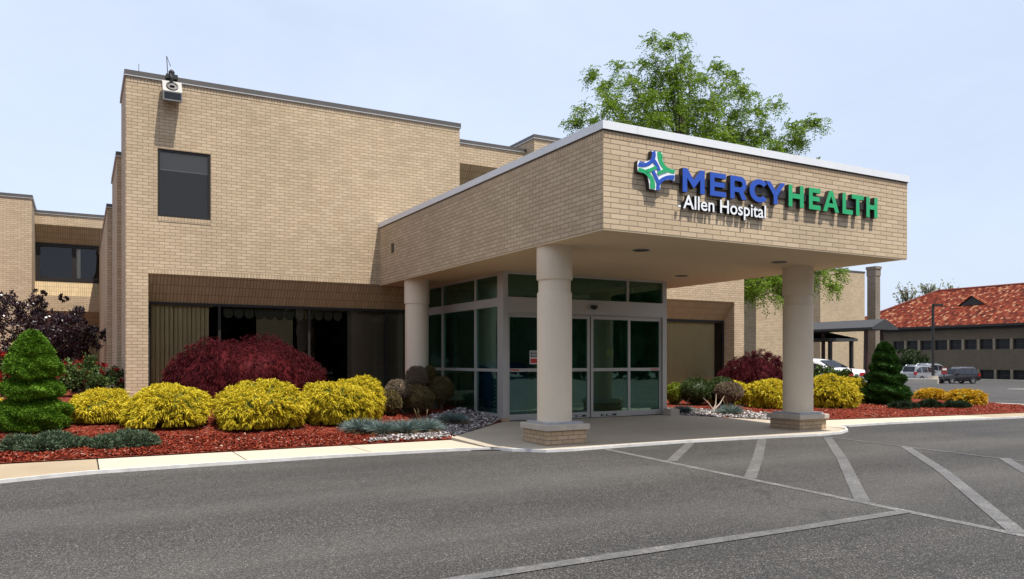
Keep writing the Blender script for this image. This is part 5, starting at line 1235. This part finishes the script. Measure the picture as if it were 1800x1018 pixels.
mb.box(X0, ys_, -1.6, X0 + 17, ye, ez, 0, 'ltb'); mb.build('wall', 'brick_far', tb)
M['pil'] = brick('pilaster_brick', .2, .0655, (.30, .235, .165), (.36, .285, .205), (.2, .16, .12), .006)
for row, c, d in ((upy, wz0, wz1), (dny, bz0, bz1)):
    rs = sorted(row)
    for (a0, a1), (b0, b1) in zip(rs, rs[1:]):
        if b0 - a1 < 3: mb = MB(); mb.box(X0 - .05, a1 + .03, c - .05, X0 + .1, b0 - .03, d + .05); mb.build('pilaster', 'pil', tb)
mb = MB(); mb.box(X0 - .02, ys_, ez - 1.0, X0 + .05, ye, ez - .75); mb.build('dark_band', 'darkmetal', tb)  # dark strip along the wall just below the eaves
for (a, b), (c, d) in [(q, (wz0, wz1)) for q in upy] + [(q, (bz0, bz1)) for q in dny]:
    mb = MB(); x = X0 + .3
    for y_ in (a, b - .1): mb.box(x - .05, y_, c, x + .05, y_ + .1, d)
    for z_ in (c, d - .1): mb.box(x - .05, a + .1, z_, x + .05, b - .1, z_ + .1)
    mb.box(x - .03, (a + b) / 2 - .03, c + .1, x + .03, (a + b) / 2 + .03, d - .1); mb.box(x - .025, a + .1, (c + d) / 2 - .03, x + .025, b - .1, (c + d) / 2 + .03)
    w = mb.build('window', 'darkmetal', tb); g = MB(); g.face([(x, b, c), (x, a, c), (x, a, d), (x, b, d)]); g.build('pane', 'pane_far', w)
mb = MB(); W_ = 8.7; oh = .9; rdz = atx(1800, 499, X0 + W_)[2]; sl = (rdz - ez) / W_; xe0 = X0 - oh; ze = ez - oh * sl; A = (xe0, ys_ - oh, ze); B = (xe0, ye + oh, ze); C_ = (X0 + W_, ye - W_, rdz); D_ = (X0 + W_, ys_ + W_, rdz); E_ = (X0 + 2 * W_ + oh, ye + oh, ze); F_ = (X0 + 2 * W_ + oh, ys_ - oh, ze)
sl_ = math.hypot(W_ + oh, rdz - ze)
mb.face([A, D_, C_, B], 0, [(A[1], 0), (D_[1], sl_), (C_[1], sl_), (B[1], 0)]); mb.face([B, C_, E_], 0, [(0, 0), (W_, sl_), (2 * W_, 0)]); mb.face([E_, C_, D_, F_], 0, [(E_[1], 0), (C_[1], sl_), (D_[1], sl_), (F_[1], 0)]); mb.face([F_, D_, A], 0, [(0, 0), (W_, sl_), (2 * W_, 0)])
rf = mb.build('roof', 'tiles', tb)
mb = MB(); mb.box(xe0 - .1, ys_ - oh, ze - .22, xe0 + .06, ye + oh, ze + .04); mb.box(xe0 + .06, ys_ - oh, ze - .22, X0, ye + oh, ze - .16); mb.build('gutter', 'darkmetal', rf)
mb = MB(); mb.tube([C_, D_], .16, 8); mb.tube([B, C_], .16, 8); mb.build('ridge_tiles', 'ridge', rf)
xd = X0 + 5.3; dy_ = atx(1719, 510, xd)[1]; zd = ez + sl * 5.3
mb = MB(); q = xd - 1.2; zq = ez + sl * (q - X0); mb.face([(q, dy_ + 1.5, zq), (q, dy_ - 1.5, zq), (q, dy_, zq + 1.05)], 1); mb.face([(q - .2, dy_ + 1.8, zq - .1), (q - .2, dy_, zq + 1.15), (xd + 1.6, dy_, zq + 1.15)]); mb.face([(q - .2, dy_ - 1.8, zq - .1), (xd + 1.6, dy_, zq + 1.15), (q - .2, dy_, zq + 1.15)]); mb.build('dormer', ['tiles', 'interior_dark'], rf)
# lawn strip with kerb before it
mb = MB(); mb.box(X0 - 3.5, 20, -1.3, X0, 66, -.88); struct(mb.build('lawn', 'grass')); mb = MB(); mb.box(X0 - 3.75, 20, -1.3, X0 - 3.5, 66, -.83)
struct(mb.build('lot_kerb', 'kerb_plain'))
leafy('round_bush', [(att(1612, 632, 88), (1.6, 1.4, 1.25)), (att(1590, 632, 89), (1.2, 1.2, 1.3)), (att(1603, 640, 87.5), (1.3, 1.2, 1.))], 'bush_far', 'loose green bush against the brown brick building', 'shrub', 2600, .3, .1, 0, 141, zf=lambda x, y: -.9)
# island with lamp post
il = [att(1540, 668, 75), att(1649, 668, 72)]
a, b = Vector(il[0]), Vector(il[1]); d = (b - a).normalized(); mb = MB(); zi = atz(1600, 665, 0)
mb.obox(((a.x + b.x) / 2, (a.y + b.y) / 2), (d.x, d.y), 0, (b - a).length / 2, .7, -1.2, -.45); struct(mb.build('lot_island', 'kerb_plain'))
lp = att(1640, 667, 72.6); lamp = thing('lamp_post', 'slim dark lamp post on a concrete footing in the car park', 'lamp post', (lp[0], lp[1], -.5))
mb = MB(); mb.lathe([(.45, -.6), (.45, lp[2] + .33)], lp[0], lp[1], 20); mb.build('footing', 'kerb_plain', lamp)
zt_ = att(1640, 535, 72.6)[2]; mb = MB(); mb.lathe([(.13, lp[2] + .3), (.11, zt_)], lp[0], lp[1], 12); mb.build('pole', 'darkmetal', lamp)
mb = MB(); mb.obox((lp[0] + .45 * .8746, lp[1] - .45 * .4848), (.8746, -.4848), 0, .42, .17, zt_ - .18, zt_ + .02); mb.build('lamp_head', 'darkmetal', lamp)

# ------------------------------------------------------------------ cars
def car(name, label, loc, heading, mat, kind, scale=1., group='parked cars beyond the beds'):
    """x forward, y left; heading is the world direction the nose points"""
    root = thing(name, label, 'car', (0, 0, 0), group)
    if kind == 'sedan':
        low = [(-2.38, .42, .80, .74), (-2.30, .30, .98, .82), (-1.75, .26, 1.03, .88), (-.9, .24, 1.0, .91), (.5, .24, .96, .91), (1.2, .25, .92, .90), (1.9, .28, .84, .86), (2.3, .36, .70, .76), (2.36, .42, .60, .70)]
        cab = [(-1.62, 1.02, 1.04, .80, .80), (-.85, 1.0, 1.40, .84, .64), (-.35, .98, 1.46, .86, .64), (.3, .97, 1.44, .86, .64), (.55, .96, 1.38, .86, .66), (1.28, .93, .95, .84, .82)]
        wb = (-1.35, 1.38); wr = .33
    else:
        low = [(-2.2, .45, .95, .80), (-2.14, .34, 1.08, .87), (-1.4, .30, 1.06, .91), (0, .28, 1.04, .92), (.9, .28, 1.02, .92), (1.3, .30, 1.0, .90), (1.95, .36, .90, .84), (2.15, .42, .74, .76)]
        cab = [(-2.08, 1.07, 1.12, .84, .84), (-1.82, 1.06, 1.66, .86, .68), (-1.3, 1.05, 1.72, .88, .68), (.1, 1.03, 1.72, .88, .68), (.45, 1.03, 1.64, .87, .68), (1.2, 1.0, 1.02, .85, .82)]
        wb = (-1.28, 1.35); wr = .37
    mb = MB()
    def loft(S_):
        for p, q in zip(S_, S_[1:]):
            for a_, b_ in zip(p, p[1:]): 
                i = p.index(a_); mb.face([p[i], p[i + 1], q[i + 1], q[i]])
    def sec(x, zl, zh, w): zm = zl + (zh - zl) * .55; return [(x, -w * .86, zl), (x, -w, zl + .12), (x, -w * 1.01, zm), (x, -w * .93, zh - .03), (x, -w * .84, zh), (x, 0, zh + .025), (x, w * .84, zh), (x, w * .93, zh - .03), (x, w * 1.01, zm), (x, w, zl + .12), (x, w * .86, zl)]
    L_ = [sec(*s) for s in low]; loft(L_); mb.face(L_[0]); mb.face(L_[-1][::-1])
    def sec2(x, z0, z1, w0, w1): return [(x, -w0, z0), (x, -(w1 + .03), z1 - .06), (x, -w1 * .9, z1 - .005), (x, 0, z1 + .02), (x, w1 * .9, z1 - .005), (x, w1 + .03, z1 - .06), (x, w0, z0)]
    C2 = [sec2(*s) for s in cab]; loft(C2); mb.face(C2[0]); mb.face(C2[-1][::-1])
    body = mb.build('body', mat, root, True)
    # glazing, set slightly proud of the cabin skin
    def quadw(pts, nm='window'):
        g = MB(); g.face(pts); g.face(pts[::-1]); return g.build(nm, 'carglass', root)
    def lerp3(a, b, f): return tuple(a[i] + (b[i] - a[i]) * f for i in range(3))
    def patch(a, b, c, d, mg=.1, out=(0, 0, 0)):    # a,b bottom; c,d top
        P = [lerp3(lerp3(a, b, mg), lerp3(d, c, mg), .08), lerp3(lerp3(a, b, 1 - mg), lerp3(d, c, 1 - mg), .08), lerp3(lerp3(a, b, 1 - mg), lerp3(d, c, 1 - mg), .93), lerp3(lerp3(a, b, mg), lerp3(d, c, mg), .93)]
        return [(p[0] + out[0], p[1] + out[1], p[2] + out[2]) for p in P]
    r0, r1 = cab[0], cab[1]
    quadw(patch((r0[0], -r0[3], r0[1]), (r0[0], r0[3], r0[1]), (r1[0], r1[4], r1[2]), (r1[0], -r1[4], r1[2]), .09, (-.03, 0, .035)), 'rear_window')
    f0, f1 = cab[-1], cab[-2]
    quadw(patch((f0[0], -f0[3], f0[1]), (f0[0], f0[3], f0[1]), (f1[0], f1[4], f1[2]), (f1[0], -f1[4], f1[2]), .07, (.03, 0, .03)), 'windscreen')
    cuts = ([(-1.25, -.42), (-.36, .3), (.36, .78)] if kind == 'sedan' else [(-1.95, -1.22), (-1.12, -.32), (-.24, .5), (.56, .82)])
    for sy in (-1, 1):
        for a_, b_ in cuts:
            def at(x):
                for p, q in zip(cab, cab[1:]):
                    if p[0] <= x <= q[0]:
                        f = (x - p[0]) / (q[0] - p[0]); return [p[i] + (q[i] - p[i]) * f for i in range(5)]
                return list(cab[-1])
            A, B = at(a_), at(b_)
            def pt(S_, x, f):
                zt2 = S_[2] - .06; return (x, sy * (S_[3] + (S_[4] + .03 - S_[3]) * f + .012), S_[1] + (zt2 - S_[1]) * f)
            quadw([pt(A, a_, .08), pt(B, b_, .08), pt(B, b_, .94), pt(A, a_, .94)])
    xr = low[0][0]
    for sy in (-1, 1):
        g = MB(); w = low[1][3]
        if kind == 'sedan': g.box(xr - .01, sy * w * .55 - .2, .70, xr + .14, sy * w * .55 + .2, .86)
        else: g.box(xr - .02, sy * w * .90 - .09, .82, xr + .25, sy * w * .90 + .1, 1.12)
        g.build('tail_light', 'tail', root)
        g = MB(); g.box(low[-1][0] - .12, sy * .55 - .16, .58, low[-1][0] + .0, sy * .55 + .16, .72); g.build('headlight', 'chrome', root)
        g = MB(); g.box(.62, sy * (.90) - .02 + sy * .06, .98, .80, sy * .90 + sy * .2, 1.12); g.build('mirror', mat, root)
        for x in wb:
            g = MB(); n = 24
            for k in range(n):
                a0, a1 = 2 * math.pi * k / n, 2 * math.pi * (k + 1) / n; y0_, y1_ = sy * .70, sy * .925
                p0, p1 = (x + wr * math.cos(a0), wr + wr * math.sin(a0)), (x + wr * math.cos(a1), wr + wr * math.sin(a1)); g.face([(p0[0], y0_, p0[1]), (p1[0], y0_, p1[1]), (p1[0], y1_, p1[1]), (p0[0], y1_, p0[1])])
                q0, q1 = (x + wr * .62 * math.cos(a0), wr + wr * .62 * math.sin(a0)), (x + wr * .62 * math.cos(a1), wr + wr * .62 * math.sin(a1)); g.face([(p0[0], y1_, p0[1]), (p1[0], y1_, p1[1]), (q1[0], y1_, q1[1]), (q0[0], y1_, q0[1])])
            wh = g.build('wheel', 'tyre', root)
            g = MB()
            for k in range(5):
                a0 = 2 * math.pi * k / 5; t_ = .14; ca, sa = math.cos(a0), math.sin(a0); r_ = wr * .63; yy = sy * .915
                g.face([(x - sa * .03, yy, wr + ca * .03), (x + ca * r_ - sa * .05, yy, wr + sa * r_ + ca * .05), (x + ca * r_ + sa * .05, yy, wr + sa * r_ - ca * .05), (x + sa * .03, yy, wr - ca * .03)])
            g.face([(x + .06 * math.cos(k), sy * .917, wr + .06 * math.sin(k)) for k in np.linspace(0, 6.28, 10)[:-1]]); g.build('rim', 'rim', wh)
    g = MB(); g.box(xr - .05, -.82, .38, xr + .12, .82, .58); g.build('bumper', mat, root)
    g = MB(); g.box(xr - .02, -.2, .70 if kind != 'sedan' else .62, xr + .05, .2, .82 if kind != 'sedan' else .74); g.build('number_plate', 'paper', root)
    if kind != 'sedan':
        for sy in (-1, 1): g = MB(); g.tube([(-1.75, sy * .56, 1.70), (-1.6, sy * .56, 1.79), (.0, sy * .56, 1.79), (.2, sy * .56, 1.70)], .022, 6); g.build('roof_rail', 'chrome', root)
    root.location = loc; root.rotation_euler = (0, 0, math.atan2(heading[1], heading[0])); root.scale = (scale,) * 3
    return root
def gz(p, lift=0.): return (p[0], p[1], zground(p[0], p[1]) + lift)
p = att(1421, 640, 35.8); car('white_sedan', 'white sedan parked behind the bushes by the walkway shelter', gz((p[0], p[1]), .02), (-.1, 1), 'carwhite', 'sedan', 1.)
p = att(1621, 660, 77.); car('silver_suv', 'silver sport utility car parked behind the lamp post island', gz((p[0], p[1]), -.02), (1, -.05), 'carsilver', 'suv', .98)
p = att(1640, 650, 83.); car('silver_suv', 'second silver sport utility car, half hidden behind the lamp post', gz((p[0], p[1]), .08), (1, -.05), 'carsilver', 'suv', 1.)
p = att(1682, 665, 73.5); car('dark_suv', 'dark sport utility car parked right of the lamp post', gz((p[0], p[1])), (-.95, .3), 'cardark', 'suv', .86)
p = att(1560, 655, 77.); car('white_car', 'white car mostly hidden behind the right spruce', gz((p[0], p[1])), (1, -.05), 'carwhite', 'sedan', 1.)
p = att(1660, 650, 71.5); ns = thing('notice_sign', 'small red and white sign on a post beside the dark car', 'sign', gz(p))
e_ = (.8746, -.4848); z_ = zground(p[0], p[1])
mb = MB(); mb.obox((p[0], p[1]), e_, 0, .26, .03, p[2] - .42, p[2] + .20); mb.build('board', 'sign_dull', ns)
mb = MB(); mb.obox((p[0] - .4848 * .035, p[1] - .8746 * .035), e_, 0, .19, .006, p[2] - .05, p[2] + .12); mb.build('panel', 'paper', ns)
mb = MB(); mb.obox((p[0] + .4848 * .06, p[1] + .8746 * .06), e_, 0, .04, .03, z_ - .1, p[2] + .2); mb.build('post', 'darkmetal', ns)
# a few bay lines of the far lot
mb = MB()
for k in range(4):
    a = att(1793 + k * 2, 684.5, 56); 
a = Vector(atz(1796, 685, -.6)); mb.obox((a.x + 1., a.y - .5), (.9, -.45), 0, 2.0, .08, -.9, zground(a.x, a.y) + .02); struct(mb.build('bay_line', 'kerb'))

# trees across the drive behind the viewer: only their reflection shows in the glass
P = []; rg = np.random.default_rng(77)
for k in range(44):
    c = np.array([-80 + k * 4.2 + rg.uniform(-1, 1), -34 + rg.uniform(-6, 4), rg.uniform(4.0, 5.5)]); m = 700; d = unit(rg.normal(size=(m, 3))); P.append(c + d * np.array([4., 3.5, 4.6]) * rg.uniform(.6, 1., (m, 1)))
P = np.concatenate(P); P = P[P[:, 2] > .2]; A = quads(P, rg.normal(size=P.shape), 1.7, .8)
stuff(tri_mesh('woodland', A[0], A[1], 'bush_far'), 'belt of trees across the drive, reflected in the glass', 'woodland')

# ------------------------------------------------------------------ light, sky, camera
sv = Vector((.15, -.385, 1.)).normalized()
el = math.asin(sv.z); az = math.atan2(sv.x, sv.y)
sun = bpy.data.lights.new('sun', 'SUN'); sun.energy = 4.8; sun.angle = R(.55); sun.color = (1., .955, .88)
so = bpy.data.objects.new('sun', sun); COL.objects.link(so); so.rotation_euler = sv.to_track_quat('Z', 'Y').to_euler(); so.location = (0, 0, 40)
w = bpy.data.worlds.new('World'); S.world = w; w.use_nodes = True; k = NT(w.node_tree); w.node_tree.nodes.clear()
sky = k.n('ShaderNodeTexSky', sky_type='NISHITA', sun_disc=False, sun_elevation=el, sun_rotation=az, air_density=1.0, dust_density=3.2, ozone_density=1.4, altitude=200)
tc = k.n('ShaderNodeTexCoord').outputs['Generated']
cl = k.noise(1.6, 6, .6, k.n('ShaderNodeMapping', {'Vector': tc, 'Scale': (1, 1, 2.4)}).outputs[0], .4)
fac = k.ramp(cl.outputs[0], [(.25, (.54,) * 3), (.75, (.70,) * 3)])
mixd = k.mix(fac, sky.outputs[0], (8.9, 10.05, 12.3))
bg = k.n('ShaderNodeBackground', {'Color': mixd, 'Strength': .086})
k.n('ShaderNodeOutputWorld', {'Surface': bg.outputs[0]})
cam = bpy.data.cameras.new('camera'); co = bpy.data.objects.new('camera', cam); COL.objects.link(co)
cam.sensor_width = 36; cam.lens = 36 * F / 1800; cam.shift_y = 125 / 1800; cam.clip_end = 2000; cam.clip_start = .05
co.location = (0, 0, H); co.rotation_euler = (R(90), 0, -math.atan2(.4848, .8746)); S.camera = co
S.view_settings.view_transform = 'Standard'; S.view_settings.look = 'None'; S.view_settings.gamma = 1; S.view_settings.exposure = .38
S.cycles.max_bounces = 10; S.cycles.transparent_max_bounces = 24
S.cycles.use_denoising = True
